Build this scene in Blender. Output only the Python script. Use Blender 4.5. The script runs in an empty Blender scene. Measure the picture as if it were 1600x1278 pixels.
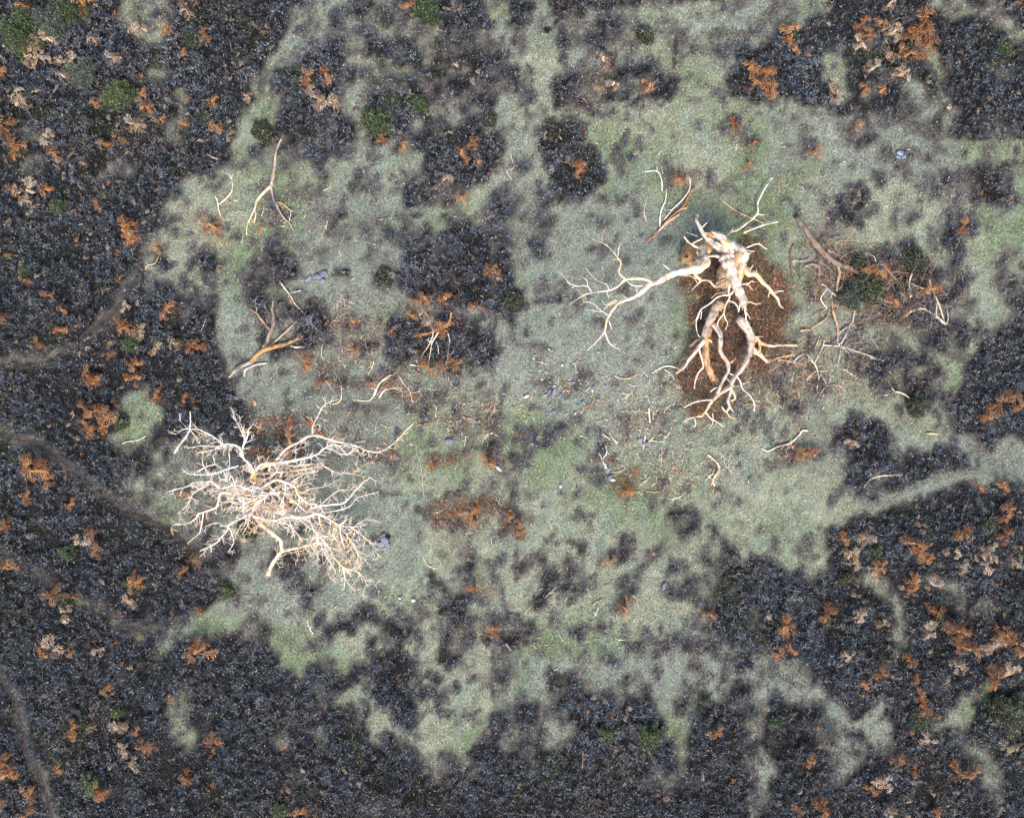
import bpy, math, random
import numpy as np
rng = np.random.default_rng(7)
random.seed(7)
sc = bpy.context.scene
R = math.radians
# ---------------------------------------------------------------- camera, sky, sun, exposure
H = 55.0            # camera height (m)
PXM = 25.0          # photo pixels per metre on the ground
cam = bpy.data.cameras.new("camera"); cam_o = bpy.data.objects.new("camera", cam)
sc.collection.objects.link(cam_o); sc.camera = cam_o
cam.sensor_width = 36; cam.lens = 36 * H / (1600 / PXM); cam.clip_end = 1000
cam_o.location = (0, 0, H)
W = bpy.data.worlds.new("World"); sc.world = W; W.use_nodes = True
nt = W.node_tree; sky = nt.nodes.new('ShaderNodeTexSky'); sky.sky_type = 'NISHITA'; sky.sun_disc = False; sky.air_density = 1; sky.dust_density = 3; sky.ozone_density = 1
SUN_EL = 50
sky.sun_elevation = R(SUN_EL); sky.sun_rotation = R(180)
bg = nt.nodes['Background']; bg.inputs['Strength'].default_value = 0.145
nt.links.new(sky.outputs[0], bg.inputs[0])
sun = bpy.data.lights.new("sun", 'SUN'); sun.energy = 2.35; sun.angle = R(21); sun.color = (1, .95, .88)
sun_o = bpy.data.objects.new("sun", sun); sc.collection.objects.link(sun_o)
sun_o.rotation_euler = (R(90 - SUN_EL), 0, R(8))
sc.view_settings.view_transform = 'Standard'; sc.view_settings.look = 'None'
sc.view_settings.exposure = 1.2; sc.view_settings.gamma = 1

# ---------------------------------------------------------------- helpers
def link(o): sc.collection.objects.link(o); return o
def tag(o, label=None, cat=None, group=None, kind=None):
    if label and len(label.split()) > 16: print('LONG', len(label.split()), label)
    if label: o['label'] = label
    if cat: o['category'] = cat
    if group: o['group'] = group
    if kind: o['kind'] = kind
    return o
_tabs = {}
def vnoise(x, y, scale, seed=0):
    if seed not in _tabs: _tabs[seed] = np.random.default_rng(1000 + seed).random((256, 256))
    T = _tabs[seed]
    x = np.asarray(x, float) / scale + 1000.5; y = np.asarray(y, float) / scale + 1000.5
    xi = np.floor(x).astype(int); yi = np.floor(y).astype(int); fx = x - xi; fy = y - yi
    fx = fx * fx * (3 - 2 * fx); fy = fy * fy * (3 - 2 * fy)
    a = T[xi & 255, yi & 255]; b = T[(xi + 1) & 255, yi & 255]
    c = T[xi & 255, (yi + 1) & 255]; d = T[(xi + 1) & 255, (yi + 1) & 255]
    return (a * (1 - fx) + b * fx) * (1 - fy) + (c * (1 - fx) + d * fx) * fy
def fbm(x, y, s, seed, n=3):
    return sum(vnoise(x, y, s / 2 ** i, seed + i) * .5 ** i for i in range(n)) / sum(.5 ** i for i in range(n))
def gz(x, y):
    return (vnoise(x, y, 9, 50) - .5) * .25 + (vnoise(x, y, 3, 51) - .5) * .07
def w2(px, py, z=0.0):          # where on the ground (or at height z) a spot of the place stands
    k = (H - z) / H / PXM
    return (px - 800) * k, (639 - py) * k
def sstep(a, b, x):
    t = np.clip((x - a) / (b - a), 0, 1); return t * t * (3 - 2 * t)

# ---------------------------------------------------------------- where the heather grows (in photo-map units, 25 = 1 m)
def seg_d(X, Y, pts):
    d = np.full(X.shape, 1e9)
    for (x0, y0), (x1, y1) in zip(pts[:-1], pts[1:]):
        dx, dy = x1 - x0, y1 - y0; L = dx * dx + dy * dy + 1e-9
        t = np.clip(((X - x0) * dx + (Y - y0) * dy) / L, 0, 1)
        d = np.minimum(d, np.hypot(X - x0 - t * dx, Y - y0 - t * dy))
    return d
def poly_in(X, Y, pts):
    ins = np.zeros(X.shape, bool)
    for (x0, y0), (x1, y1) in zip(pts, pts[1:] + pts[:1]):
        c = ((y0 > Y) != (y1 > Y)) & (X < (x1 - x0) * (Y - y0) / (y1 - y0 + 1e-9) + x0)
        ins ^= c
    return ins
CLEAR = [(300,290),(240,330),(222,400),(240,430),(300,455),(345,470),(345,540),(365,600),(400,640),(385,700),(300,700),(265,760),(230,800),
 (300,830),(340,900),(350,945),(235,985),(240,1005),(330,990),(425,1005),(445,1080),(480,1100),(560,1110),(620,1170),(690,1225),(735,1170),(770,1130),
 (830,1110),(930,1100),(1000,1110),(1060,1120),(1085,1060),(1070,980),(1110,890),(1190,880),(1280,850),(1330,800),(1450,765),(1540,745),(1640,790),
 (1660,715),(1520,690),(1470,640),(1500,580),(1560,500),(1640,420),(1640,225),(1540,235),(1440,215),(1370,185),(1290,170),(1230,150),(1160,165),(1100,140),
 (1050,160),(990,175),(900,165),(850,150),(830,165),(700,190),(640,235),(560,215),(520,250),(440,255),(380,250)]
OPS = [  # ('e',cx,cy,rx,ry,val) ellipse, ('s',pts,r,val) stroke
 ('e',560,60,90,90,.55),('e',740,90,110,90,.72),('e',640,60,60,60,.62),('e',960,80,110,80,.62),('e',1090,60,90,60,.42),('e',1240,20,60,30,.25),
 ('s',[(510,-20),(470,60),(425,130),(385,230)],24,.12),('s',[(555,40),(560,150),(590,220)],16,.3),('e',230,20,45,38,.35),('e',250,120,24,24,.3),
 ('s',[(270,165),(285,225)],11,.4),('s',[(650,195),(700,178),(780,170)],14,.2),('s',[(775,-20),(775,20),(795,60)],14,.2),('s',[(848,-10),(850,70),(838,170),(850,260),(860,330)],14,.1),
 ('e',900,90,14,20,.3),('e',1020,20,30,20,.3),('e',1110,110,40,30,.2),('e',1120,180,80,40,.08),('e',1080,120,30,20,.12),('e',60,700,5,5,.2),
 ('e',480,170,55,100,.88),('e',520,110,30,30,.85),('e',470,245,70,20,.7),('e',600,188,30,28,.9),('e',650,205,45,32,.75),('e',725,240,62,58,.95),('e',700,285,40,30,.85),
 ('e',885,215,45,38,.95),('e',905,270,45,50,.97),('e',983,250,18,26,.65),('e',820,330,50,45,.6),('e',815,280,20,40,.45),('e',1145,190,40,16,.6),('e',1180,225,22,16,.5),('e',1070,275,30,14,.5),
 ('e',1180,120,40,48,.9),('e',1180,30,70,50,.3),('e',1240,70,45,40,.9),('e',1340,90,110,75,.93),('s',[(1300,95),(1318,135)],15,.15),('e',1365,130,18,12,.35),('e',1375,65,18,14,.5),('s',[(1450,75),(1468,120),(1490,185)],15,.2),('e',1425,145,20,18,.3),
 ('e',1540,110,70,100,.95),('s',[(1550,10),(1610,60)],16,.25),('e',1565,115,25,12,.4),('e',1500,10,60,14,.4),('e',1440,180,50,22,.5),('e',1550,205,50,16,.7),('s',[(1480,225),(1620,235)],10,.15),
 ('e',1338,200,24,26,.6),('e',1440,260,110,38,.32),('e',1460,300,70,25,.45),('e',1400,265,40,20,.4),('e',1540,290,48,38,.82),('e',1590,255,30,18,.7),('e',1330,322,42,26,.8),('e',1500,375,26,48,.75),('e',1265,235,25,15,.4),
 ('e',1415,340,20,12,.4),('e',1420,385,18,14,.6),('e',1400,445,90,48,.88),('e',1310,400,30,60,.4),('e',1500,455,45,24,.6),('e',1585,440,25,40,.6),('e',1470,515,55,34,.72),('e',1360,545,60,40,.5),('e',1410,590,60,34,.7),('e',1430,640,30,18,.85),
 ('e',1585,600,55,95,.95),('e',1530,650,45,35,.85),('e',1345,695,55,40,.97),('e',1440,700,0.1,0.1,.5),('e',1450,722,82,28,.93),('e',1370,755,55,18,.8),('s',[(1390,782),(1470,742),(1560,722)],9,.25),
 ('e',450,285,60,45,.4),('e',430,330,70,40,.3),('e',575,280,30,24,.55),('e',540,345,40,26,.55),('e',600,385,45,40,.45),('e',765,365,85,42,.62),('e',720,425,95,60,.88),('e',795,470,36,36,.9),('e',600,433,24,24,.65),('s',[(640,480),(720,500)],10,.3),
 ('e',640,530,45,38,.9),('e',715,535,55,42,.85),('e',500,400,70,24,.35),('e',425,430,50,38,.8),('e',440,510,58,60,.62),('e',490,515,30,30,.85),('e',290,450,60,30,.7),('e',340,420,40,20,.3),('e',360,500,14,40,.1),('e',410,470,10,10,.7),
 ('e',490,585,50,20,.3),('e',660,630,50,40,.3),('e',730,650,70,40,.32),('e',858,672,32,20,.55),('e',700,712,40,22,.32),('e',785,712,44,32,.55),('e',740,800,90,42,.38),('e',800,775,32,30,.45),
 ('e',945,722,14,36,.45),('e',1150,560,110,110,.3),('e',1250,600,60,70,.35),('e',1240,710,45,22,.5),('e',1040,350,60,60,.12),
 ('e',880,895,50,25,.58),('e',835,885,22,18,.55),('e',960,870,40,18,.4),('e',975,928,26,26,.6),('e',735,910,34,60,.35),('e',855,930,30,20,.4),('e',1070,820,24,22,.6),('e',1150,840,60,18,.4),('e',1260,880,40,35,.45),
 ('e',290,720,50,40,.5),('e',215,660,33,50,.1),('e',230,760,35,26,.45),('e',330,800,55,40,.4),('e',330,870,50,28,.8),
 ('e',425,985,40,16,.55),('e',480,925,24,14,.5),('e',575,960,26,22,.82),('e',612,985,30,22,.85),('e',700,962,26,28,.88),('e',712,1005,26,34,.65),('e',790,985,38,30,.7),('e',780,1030,50,28,.4),('e',655,1040,25,16,.3),
 ('e',500,1078,45,36,.85),('e',598,1040,46,32,.92),('e',615,1110,46,44,.92),('s',[(545,1105),(590,1125),(640,1160)],16,.2),('e',700,1088,34,22,.4),('e',720,1060,60,30,.35),
 ('e',690,1165,50,45,.03),('e',895,1075,48,38,.75),('e',830,1140,60,30,.75),('e',1000,1145,70,34,.88),('e',870,1165,40,30,.9),('e',985,1095,50,24,.6),('e',1015,1010,30,18,.65),('e',1095,1000,60,44,.6),('e',1180,960,75,80,.88),('e',1070,980,30,20,.35),
 ('e',1090,930,40,22,.5),('e',1130,1140,60,46,.93),('e',1150,1060,50,30,.5),('s',[(1085,1060),(1070,1110),(1060,1150)],14,.15),('s',[(1140,1040),(1180,1090),(1180,1130)],15,.3),('s',[(1170,1060),(1230,1080),(1290,1100),(1325,1120)],18,.3),
 ('s',[(1350,905),(1395,930),(1420,965),(1418,1010)],18,.5),('e',1520,945,40,18,.45),('e',1480,915,26,14,.4),('e',1375,1135,32,38,.2),('s',[(1460,1130),(1490,1110),(1560,1080)],13,.25),('e',1495,1120,22,26,.2),
 ('s',[(1495,1160),(1540,1195),(1560,1240)],14,.3),('s',[(1290,1140),(1335,1185),(1310,1230)],22,.45),('e',1215,1060,40,20,.3),('e',1060,1220,40,20,.7),('e',930,1200,300,20,.9),
 ('e',1150,1050,55,32,.32),('s',[(1180,1120),(1192,1190),(1185,1290)],12,.5),('s',[(1060,1140),(1066,1210)],11,.3),('e',960,1050,70,36,.15),('e',860,1020,50,30,.1),('e',1000,1060,30,16,.55),('e',1110,930,22,60,.5),('e',800,1090,30,24,.35),('e',880,1145,30,14,.5),
 ('e',290,1140,17,36,.2),('e',300,1090,22,22,.5),('e',510,1150,20,14,.5),('e',430,1150,14,10,.5),('e',600,1250,14,10,.5),('e',400,1200,.1,.1,.5),
 ('e',175,270,26,20,.55),('e',60,265,20,30,.6),('e',30,200,20,12,.7),('e',470,30,20,20,.3),('e',560,350,10,10,.3),('e',950,1010,40,20,.15)]
_tr = random.Random(5)
for k in range(110):
    cx, cy = _tr.uniform(430, 1180), _tr.uniform(840, 1130)
    if k > 66: cx, cy = _tr.uniform(250, 900), _tr.uniform(260, 560)
    OPS.append(('e', cx, cy, _tr.uniform(8, 16), _tr.uniform(8, 15), _tr.choice([.6, .8, .9, 1.0])))
TRAILS = [([(-60,575),(0,572),(60,570),(110,548),(140,520),(185,482),(212,440),(222,395)],7),
 ([(-60,672),(0,680),(60,695),(110,730),(160,765),(210,800),(265,832),(320,868)],8.5),
 ([(-60,840),(0,865),(50,885),(110,920),(160,950),(205,978),(240,992)],7),
 ([(-50,1000),(0,1045),(22,1090),(40,1160),(65,1220),(84,1290),(95,1340)],7),
 ([(1660,790),(1600,757),(1540,738),(1470,745),(1400,772),(1330,800)],8)]
GX0, GX1, GY0, GY1, GS = -260, 1860, -240, 1520, 4
gx = np.arange(GX0, GX1, GS); gy = np.arange(GY0, GY1, GS)
XX, YY = np.meshgrid(gx, gy)
wx = XX + (fbm(XX, YY, 60, 1) - .5) * 50 + (fbm(XX, YY, 17, 8) - .5) * 34
wy = YY + (fbm(XX, YY, 60, 4) - .5) * 50 + (fbm(XX, YY, 17, 90) - .5) * 34
F = np.full(XX.shape, .97)
def blend(F, m, v): return F * (1 - m) + v * m
dd = seg_d(wx, wy, CLEAR + CLEAR[:1]); sd = np.where(poly_in(wx, wy, CLEAR), -dd, dd)
F = blend(F, 1 - sstep(-16, 16, sd), .1)
for op in OPS:
    if op[0] == 'e':
        _, cx, cy, rx, ry, v = op
        if rx < 1: continue
        q = np.hypot((wx - cx) / rx, (wy - cy) / ry); s = min(12 / min(rx, ry), .75)
        F = blend(F, 1 - sstep(1 - s * .9, 1 + s * .9, q), v)
    else:
        _, pts, r, v = op
        F = blend(F, 1 - sstep(r * .45, r * 1.5, seg_d(wx, wy, pts)), v)
TR = np.zeros(XX.shape)
for pts, r in TRAILS:
    m = 1 - sstep(r * .4, r * 1.5, seg_d(XX + (wx - XX) * .5, YY + (wy - YY) * .5, pts)); F = blend(F, m * (.75 + .25 * vnoise(XX, YY, 40, 110)), .08); TR = np.maximum(TR, m)
F = np.clip(F + (fbm(XX, YY, 34, 12) - .5) * .40 * sstep(.04, .4, F) + (fbm(XX, YY, 15, 100) - .5) * 2.6 * sstep(.03, .3, F) * np.clip(F * (1 - F) * 2 + .14, 0, .5), 0, 1)
F = np.clip(F + .5 * sstep(.60, .72, fbm(XX, YY, 19, 104)) * (1 - TR) * (F < .3), 0, 1)
F = np.clip(F + .12 * sstep(.48, .74, F), 0, 1)
def samp(G, x, y):
    u = (np.asarray(x) * PXM + 800 - GX0) / GS; v = (639 - np.asarray(y) * PXM - GY0) / GS
    u = np.clip(u, 0, G.shape[1] - 1.001); v = np.clip(v, 0, G.shape[0] - 1.001)
    i = u.astype(int); j = v.astype(int); fu = u - i; fv = v - j
    return (G[j, i] * (1 - fu) + G[j, i + 1] * fu) * (1 - fv) + (G[j + 1, i] * (1 - fu) + G[j + 1, i + 1] * fu) * fv
# brown litter: (cx,cy,rx,ry,strength)
LIT = [(430,750,70,50,.6),(1185,530,48,65,1.1),(1100,600,40,60,1),(1130,440,65,60,1),(1190,480,48,70,1.2),(1130,530,60,90,1),(1095,500,25,60,.8),(1110,640,35,22,.9),(1160,410,34,36,.8),(1210,570,50,60,.45),(1250,620,45,50,.4),(1280,380,30,60,.3),
 (1385,450,85,42,1.2),(1450,450,30,32,1.1),(1300,420,30,50,.7),(550,520,50,70,.4),(600,600,60,30,.4),(690,590,50,30,.6),(650,620,50,30,.45),(730,650,60,35,.5),(470,570,40,30,.4),(540,640,50,30,.4),(440,670,60,30,.8),(400,700,30,20,.9),
 (460,720,50,25,.8),(560,710,60,25,.4),(690,722,45,15,.8),(775,718,34,24,.8),(735,800,75,34,.9),(812,818,14,22,1),(710,860,30,20,.4),(740,900,30,40,.35),(975,765,12,26,1.2),(950,730,12,30,.5),
 (885,610,26,16,.5),(1000,650,80,30,.3),(1050,740,90,40,.2),(1245,712,36,16,.9),(1065,275,28,10,.9),(1090,290,40,14,.35),(1190,225,25,14,.6),(480,870,70,40,.35),(700,285,30,26,.4),(330,355,26,26,.7),(205,362,22,24,.5),
 (440,335,40,24,.35),(480,330,50,30,.25),(930,140,50,24,.3),(1110,860,90,30,.15),(1340,590,70,50,.25),(1300,680,60,20,.3),(900,1080,30,30,.25),(520,480,30,50,.3),(700,440,60,40,.35),(700,520,60,40,.4)]
LG = np.zeros(XX.shape)
for cx, cy, rx, ry, s in LIT:
    q = np.hypot((wx - cx) / rx, (wy - cy) / ry); LG = np.maximum(LG, s * (1 - sstep(.6, 1.15, q)))
STR = 1 - sstep(.8, 1.25, np.hypot((wx - 1150) / 95, (wy - 505) / 170))
LG *= STR * (.7 + .6 * fbm(XX, YY, 22, 20)) + (1 - STR) * 1.25 * sstep(.38, .62, fbm(XX, YY, 13, 20))

# ---------------------------------------------------------------- materials
def newmat(name):
    m = bpy.data.materials.new(name); m.use_nodes = True
    return m, m.node_tree, m.node_tree.nodes['Principled BSDF']
def plant_mat(name, nscale=0, rough=.85, spec=.15):
    m, t, b = newmat(name); b.inputs['Roughness'].default_value = rough; b.inputs['Specular IOR Level'].default_value = spec
    a = t.nodes.new('ShaderNodeAttribute'); a.attribute_name = 'tint'
    n = t.nodes.new('ShaderNodeTexNoise'); n.inputs['Scale'].default_value = 40; n.inputs['Detail'].default_value = 3
    g = t.nodes.new('ShaderNodeNewGeometry'); t.links.new(g.outputs['Position'], n.inputs['Vector'])
    mr = t.nodes.new('ShaderNodeMapRange'); mr.inputs[1].default_value = .3; mr.inputs[2].default_value = .7; mr.inputs[3].default_value = .7; mr.inputs[4].default_value = 1.3
    t.links.new(n.outputs[0], mr.inputs[0])
    v = t.nodes.new('ShaderNodeVectorMath'); v.operation = 'SCALE'
    t.links.new(a.outputs['Color'], v.inputs[0]); t.links.new(mr.outputs[0], v.inputs['Scale']); t.links.new(v.outputs[0], b.inputs['Base Color'])
    return m
M_plant = plant_mat('plant'); M_frond = plant_mat('dry_frond', rough=.7, spec=.25); M_leaf = plant_mat('leaf', rough=.55, spec=.35)
def ground_mat():
    m, t, b = newmat('moorland_ground'); b.inputs['Roughness'].default_value = .95; b.inputs['Specular IOR Level'].default_value = .05
    a = t.nodes.new('ShaderNodeAttribute'); a.attribute_name = 'tint'
    g = t.nodes.new('ShaderNodeNewGeometry')
    ns = []
    for s, d in ((9, 8), (3.2, 5), (55, 2)):
        n = t.nodes.new('ShaderNodeTexNoise'); n.inputs['Scale'].default_value = s; n.inputs['Detail'].default_value = d; n.inputs['Roughness'].default_value = .7
        t.links.new(g.outputs['Position'], n.inputs['Vector']); ns.append(n)
    def mix(f, c1, fac=None, op='MIX'):
        x = t.nodes.new('ShaderNodeMix'); x.data_type = 'RGBA'; x.blend_type = op; x.inputs[0].default_value = fac or 1
        return x
    mr = t.nodes.new('ShaderNodeMapRange'); mr.inputs[1].default_value = .32; mr.inputs[2].default_value = .68; mr.inputs[3].default_value = .35; mr.inputs[4].default_value = 1.5
    t.links.new(ns[0].outputs[0], mr.inputs[0])
    v = t.nodes.new('ShaderNodeVectorMath'); v.operation = 'SCALE'; t.links.new(a.outputs['Color'], v.inputs[0]); t.links.new(mr.outputs[0], v.inputs['Scale'])
    hs = t.nodes.new('ShaderNodeMix'); hs.data_type = 'RGBA'; hs.blend_type = 'MULTIPLY'; hs.inputs[0].default_value = .7
    cr = t.nodes.new('ShaderNodeValToRGB'); cr.color_ramp.elements[0].color = (.95, .88, .8, 1); cr.color_ramp.elements[1].color = (.85, 1, .86, 1)
    cr.color_ramp.elements[0].position = .4; cr.color_ramp.elements[1].position = .6
    t.links.new(ns[1].outputs[0], cr.inputs[0]); t.links.new(v.outputs[0], hs.inputs[6]); t.links.new(cr.outputs[0], hs.inputs[7])
    t.links.new(hs.outputs[2], b.inputs['Base Color'])
    bp = t.nodes.new('ShaderNodeBump'); bp.inputs['Distance'].default_value = .12; bp.inputs['Strength'].default_value = .8
    ad = t.nodes.new('ShaderNodeMath'); ad.operation = 'ADD'; t.links.new(ns[0].outputs[0], ad.inputs[0]); t.links.new(ns[2].outputs[0], ad.inputs[1])
    t.links.new(ad.outputs[0], bp.inputs['Height']); t.links.new(bp.outputs[0], b.inputs['Normal'])
    return m
M_ground = ground_mat()
def wood_mat():
    m, t, b = newmat('weathered_wood'); b.inputs['Roughness'].default_value = .75; b.inputs['Specular IOR Level'].default_value = .2
    a = t.nodes.new('ShaderNodeAttribute'); a.attribute_name = 'tint'
    uv = t.nodes.new('ShaderNodeUVMap'); uv.uv_map = 'UVMap'
    mp = t.nodes.new('ShaderNodeMapping'); mp.inputs['Scale'].default_value = (14, 1.6, 1); t.links.new(uv.outputs[0], mp.inputs[0])
    n = t.nodes.new('ShaderNodeTexNoise'); n.inputs['Scale'].default_value = 1; n.inputs['Detail'].default_value = 5; n.inputs['Roughness'].default_value = .65; n.inputs['Distortion'].default_value = .6
    t.links.new(mp.outputs[0], n.inputs['Vector'])
    g = t.nodes.new('ShaderNodeNewGeometry')
    n2 = t.nodes.new('ShaderNodeTexNoise'); n2.inputs['Scale'].default_value = 1.7; n2.inputs['Detail'].default_value = 4; t.links.new(g.outputs['Position'], n2.inputs['Vector'])
    cr = t.nodes.new('ShaderNodeValToRGB'); e = cr.color_ramp.elements
    e[0].position = .37; e[0].color = (.2, .14, .1, 1); e[1].position = .58; e[1].color = (1, 1, 1, 1)
    k = e.new(.47); k.color = (.72, .58, .46, 1)  # brown grain cracks, plus warm light bounced in crevices put into the colour
    t.links.new(n.outputs[0], cr.inputs[0])
    c2 = t.nodes.new('ShaderNodeValToRGB'); e = c2.color_ramp.elements
    e[0].position = .36; e[0].color = (.6, .58, .6, 1); e[1].position = .64; e[1].color = (1.0, .82, .6, 1); k = e.new(.5); k.color = (1, 1, 1, 1)
    t.links.new(n2.outputs[0], c2.inputs[0])
    x = t.nodes.new('ShaderNodeMix'); x.data_type = 'RGBA'; x.blend_type = 'MULTIPLY'; x.inputs[0].default_value = .85
    y = t.nodes.new('ShaderNodeMix'); y.data_type = 'RGBA'; y.blend_type = 'MULTIPLY'; y.inputs[0].default_value = 1
    ml = t.nodes.new('ShaderNodeMath'); ml.operation = 'MULTIPLY'; ml.inputs[1].default_value = .88; t.links.new(a.outputs['Alpha'], ml.inputs[0]); t.links.new(ml.outputs[0], x.inputs[0])
    t.links.new(a.outputs['Color'], x.inputs[6]); t.links.new(cr.outputs[0], x.inputs[7])
    t.links.new(x.outputs[2], y.inputs[6]); t.links.new(c2.outputs[0], y.inputs[7]); t.links.new(y.outputs[2], b.inputs['Base Color'])
    bp = t.nodes.new('ShaderNodeBump'); bp.inputs['Distance'].default_value = .05; bp.inputs['Strength'].default_value = .9
    t.links.new(n.outputs[0], bp.inputs['Height']); t.links.new(bp.outputs[0], b.inputs['Normal'])
    return m
M_wood = wood_mat()
def stone_mat():
    m, t, b = newmat('slate_stone'); b.inputs['Roughness'].default_value = .6
    n = t.nodes.new('ShaderNodeTexNoise'); n.inputs['Scale'].default_value = 9; n.inputs['Detail'].default_value = 6
    g = t.nodes.new('ShaderNodeNewGeometry'); t.links.new(g.outputs['Position'], n.inputs['Vector'])
    a = t.nodes.new('ShaderNodeAttribute'); a.attribute_name = 'tint'
    mr = t.nodes.new('ShaderNodeMapRange'); mr.inputs[1].default_value = .3; mr.inputs[2].default_value = .7; mr.inputs[3].default_value = .6; mr.inputs[4].default_value = 1.5
    t.links.new(n.outputs[0], mr.inputs[0])
    v = t.nodes.new('ShaderNodeVectorMath'); v.operation = 'SCALE'; t.links.new(a.outputs['Color'], v.inputs[0]); t.links.new(mr.outputs[0], v.inputs['Scale'])
    t.links.new(v.outputs[0], b.inputs['Base Color']); return m
M_stone = stone_mat()

def quad_mesh(name, V, nper, tint, mat, faces=None, uv=None, smooth=False):
    """V (n,nper,3) -> one face each with a tint per face's vertices."""
    n = V.shape[0]; me = bpy.data.meshes.new(name)
    me.vertices.add(n * nper); me.vertices.foreach_set('co', V.reshape(-1).astype(np.float32))
    me.loops.add(n * nper); me.loops.foreach_set('vertex_index', np.arange(n * nper, dtype=np.int32))
    me.polygons.add(n); me.polygons.foreach_set('loop_start', (np.arange(n) * nper).astype(np.int32))
    me.polygons.foreach_set('loop_total', np.full(n, nper, np.int32))
    at = me.attributes.new('tint', 'FLOAT_COLOR', 'POINT')
    c = np.ones((n, nper, 4), np.float32); c[:, :, :3] = tint if tint.ndim == 3 else tint[:, None, :]
    at.data.foreach_set('color', c.reshape(-1)); me.materials.append(mat); me.update(calc_edges=True); me.validate()
    return me

# ---------------------------------------------------------------- ground sheet
def ground_tint(x, y):
    f = samp(F, x, y); l = samp(LG, x, y)
    n1 = fbm(x, y, 4.5, 30)[..., None]; n2 = fbm(x, y, 1.3, 33)[..., None]; n3 = fbm(x, y, 7, 36)[..., None]
    green = np.array([.185, .225, .14]); pale = np.array([.29, .298, .23]); grey = np.array([.24, .252, .228]); teal = np.array([.225, .268, .235])
    c = pale * (1 - sstep(.36, .7, n1)) + green * sstep(.36, .7, n1)
    c = c * (1 - .8 * sstep(.5, .62, n3)) + grey * .8 * sstep(.5, .62, n3)
    c = c * (1 - .6 * sstep(.58, .7, n2)) + teal * .6 * sstep(.58, .7, n2)
    c = c * (.6 + .8 * fbm(x, y, .35, 39)[..., None])
    peat = np.array([.022, .018, .017]); mid = np.array([.145, .125, .12])
    f = f[..., None]; c = c * (1 - sstep(.15, .7, f)) + mid * sstep(.15, .7, f); c = c * (1 - sstep(.68, .95, f)) + peat * sstep(.68, .95, f)
    tr = (samp(TR, x, y) * (np.asarray(x) < 0) * .8)[..., None]; c = c * (1 - tr) + np.array([.105, .085, .085]) * tr
    l = np.clip(l, 0, 1)[..., None] * .6; return c * (1 - l) + np.array([.10, .05, .03]) * l
def build_ground():
    xs = np.concatenate([[-300, -150, -80, -55], np.arange(-42, 42.01, .3), [55, 80, 150, 300]])
    ys = np.concatenate([[-300, -150, -75, -48], np.arange(-35, 35.01, .3), [48, 75, 150, 300]])
    X, Y = np.meshgrid(xs, ys); Z = gz(X, Y); nx, ny = len(xs), len(ys)
    V = np.stack([X, Y, Z], -1).reshape(-1, 3)
    i = np.arange(nx - 1)[None] + np.arange(ny - 1)[:, None] * nx; q = np.stack([i, i + 1, i + 1 + nx, i + nx], -1).reshape(-1, 4)
    me = bpy.data.meshes.new('ground'); me.vertices.add(len(V)); me.vertices.foreach_set('co', V.reshape(-1))
    me.loops.add(q.size); me.loops.foreach_set('vertex_index', q.reshape(-1).astype(np.int32))
    me.polygons.add(len(q)); me.polygons.foreach_set('loop_start', (np.arange(len(q)) * 4).astype(np.int32)); me.polygons.foreach_set('loop_total', np.full(len(q), 4, np.int32))
    at = me.attributes.new('tint', 'FLOAT_COLOR', 'POINT'); c = np.ones((len(V), 4)); c[:, :3] = ground_tint(V[:, 0], V[:, 1])
    at.data.foreach_set('color', c.reshape(-1)); me.materials.append(M_ground); me.update(calc_edges=True)
    me.polygons.foreach_set('use_smooth', np.ones(len(q), bool))
    tag(link(bpy.data.objects.new('ground', me)), kind='structure')
build_ground()
def catmull(P, n):
    P = np.asarray(P, float); Q = np.vstack([2 * P[0] - P[1], P, 2 * P[-1] - P[-2]]); out = []
    for i in range(1, len(Q) - 2):
        p0, p1, p2, p3 = Q[i - 1:i + 3]
        for t in np.arange(n) / n:
            out.append(.5 * (2 * p1 + (p2 - p0) * t + (2 * p0 - 5 * p1 + 4 * p2 - p3) * t * t + (3 * p1 - p0 - 3 * p2 + p3) * t ** 3))
    out.append(P[-1]); return np.array(out)
for k, (pts, r) in enumerate(TRAILS):
    C = catmull([w2(*p) for p in pts], 14); T = np.gradient(C, axis=0); T /= np.linalg.norm(T, axis=1)[:, None]; N = np.stack([-T[:, 1], T[:, 0]], 1)
    rows = []; m = 9
    for i, c in enumerate(C):
        wL = r / PXM * (.2 + .75 * vnoise(i, k * 9, 1.7, 60)); wR = r / PXM * (.2 + .75 * vnoise(i, k * 9 + 5, 1.7, 61))
        for j in range(m):
            s = -wL + (wL + wR) * j / (m - 1); p = c + N[i] * s
            dip = .012 * (1 - (2 * j / (m - 1) - 1) ** 2)
            rows.append((p[0], p[1], float(gz(p[0], p[1])) + .006 + .012 - dip))
    fs = [(i * m + j, i * m + j + 1, (i + 1) * m + j + 1, (i + 1) * m + j) for i in range(len(C) - 1) for j in range(m - 1)]
    me = bpy.data.meshes.new('path'); me.from_pydata(rows, [], fs)
    at = me.attributes.new('tint', 'FLOAT_COLOR', 'POINT'); c = np.ones((len(rows), 4))
    c[:, :3] = np.array([.085, .068, .068]) if k < 4 else np.array([.21, .215, .18]); at.data.foreach_set('color', c.reshape(-1)); me.materials.append(M_ground)
    tag(link(bpy.data.objects.new('path', me)), kind='structure')

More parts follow.
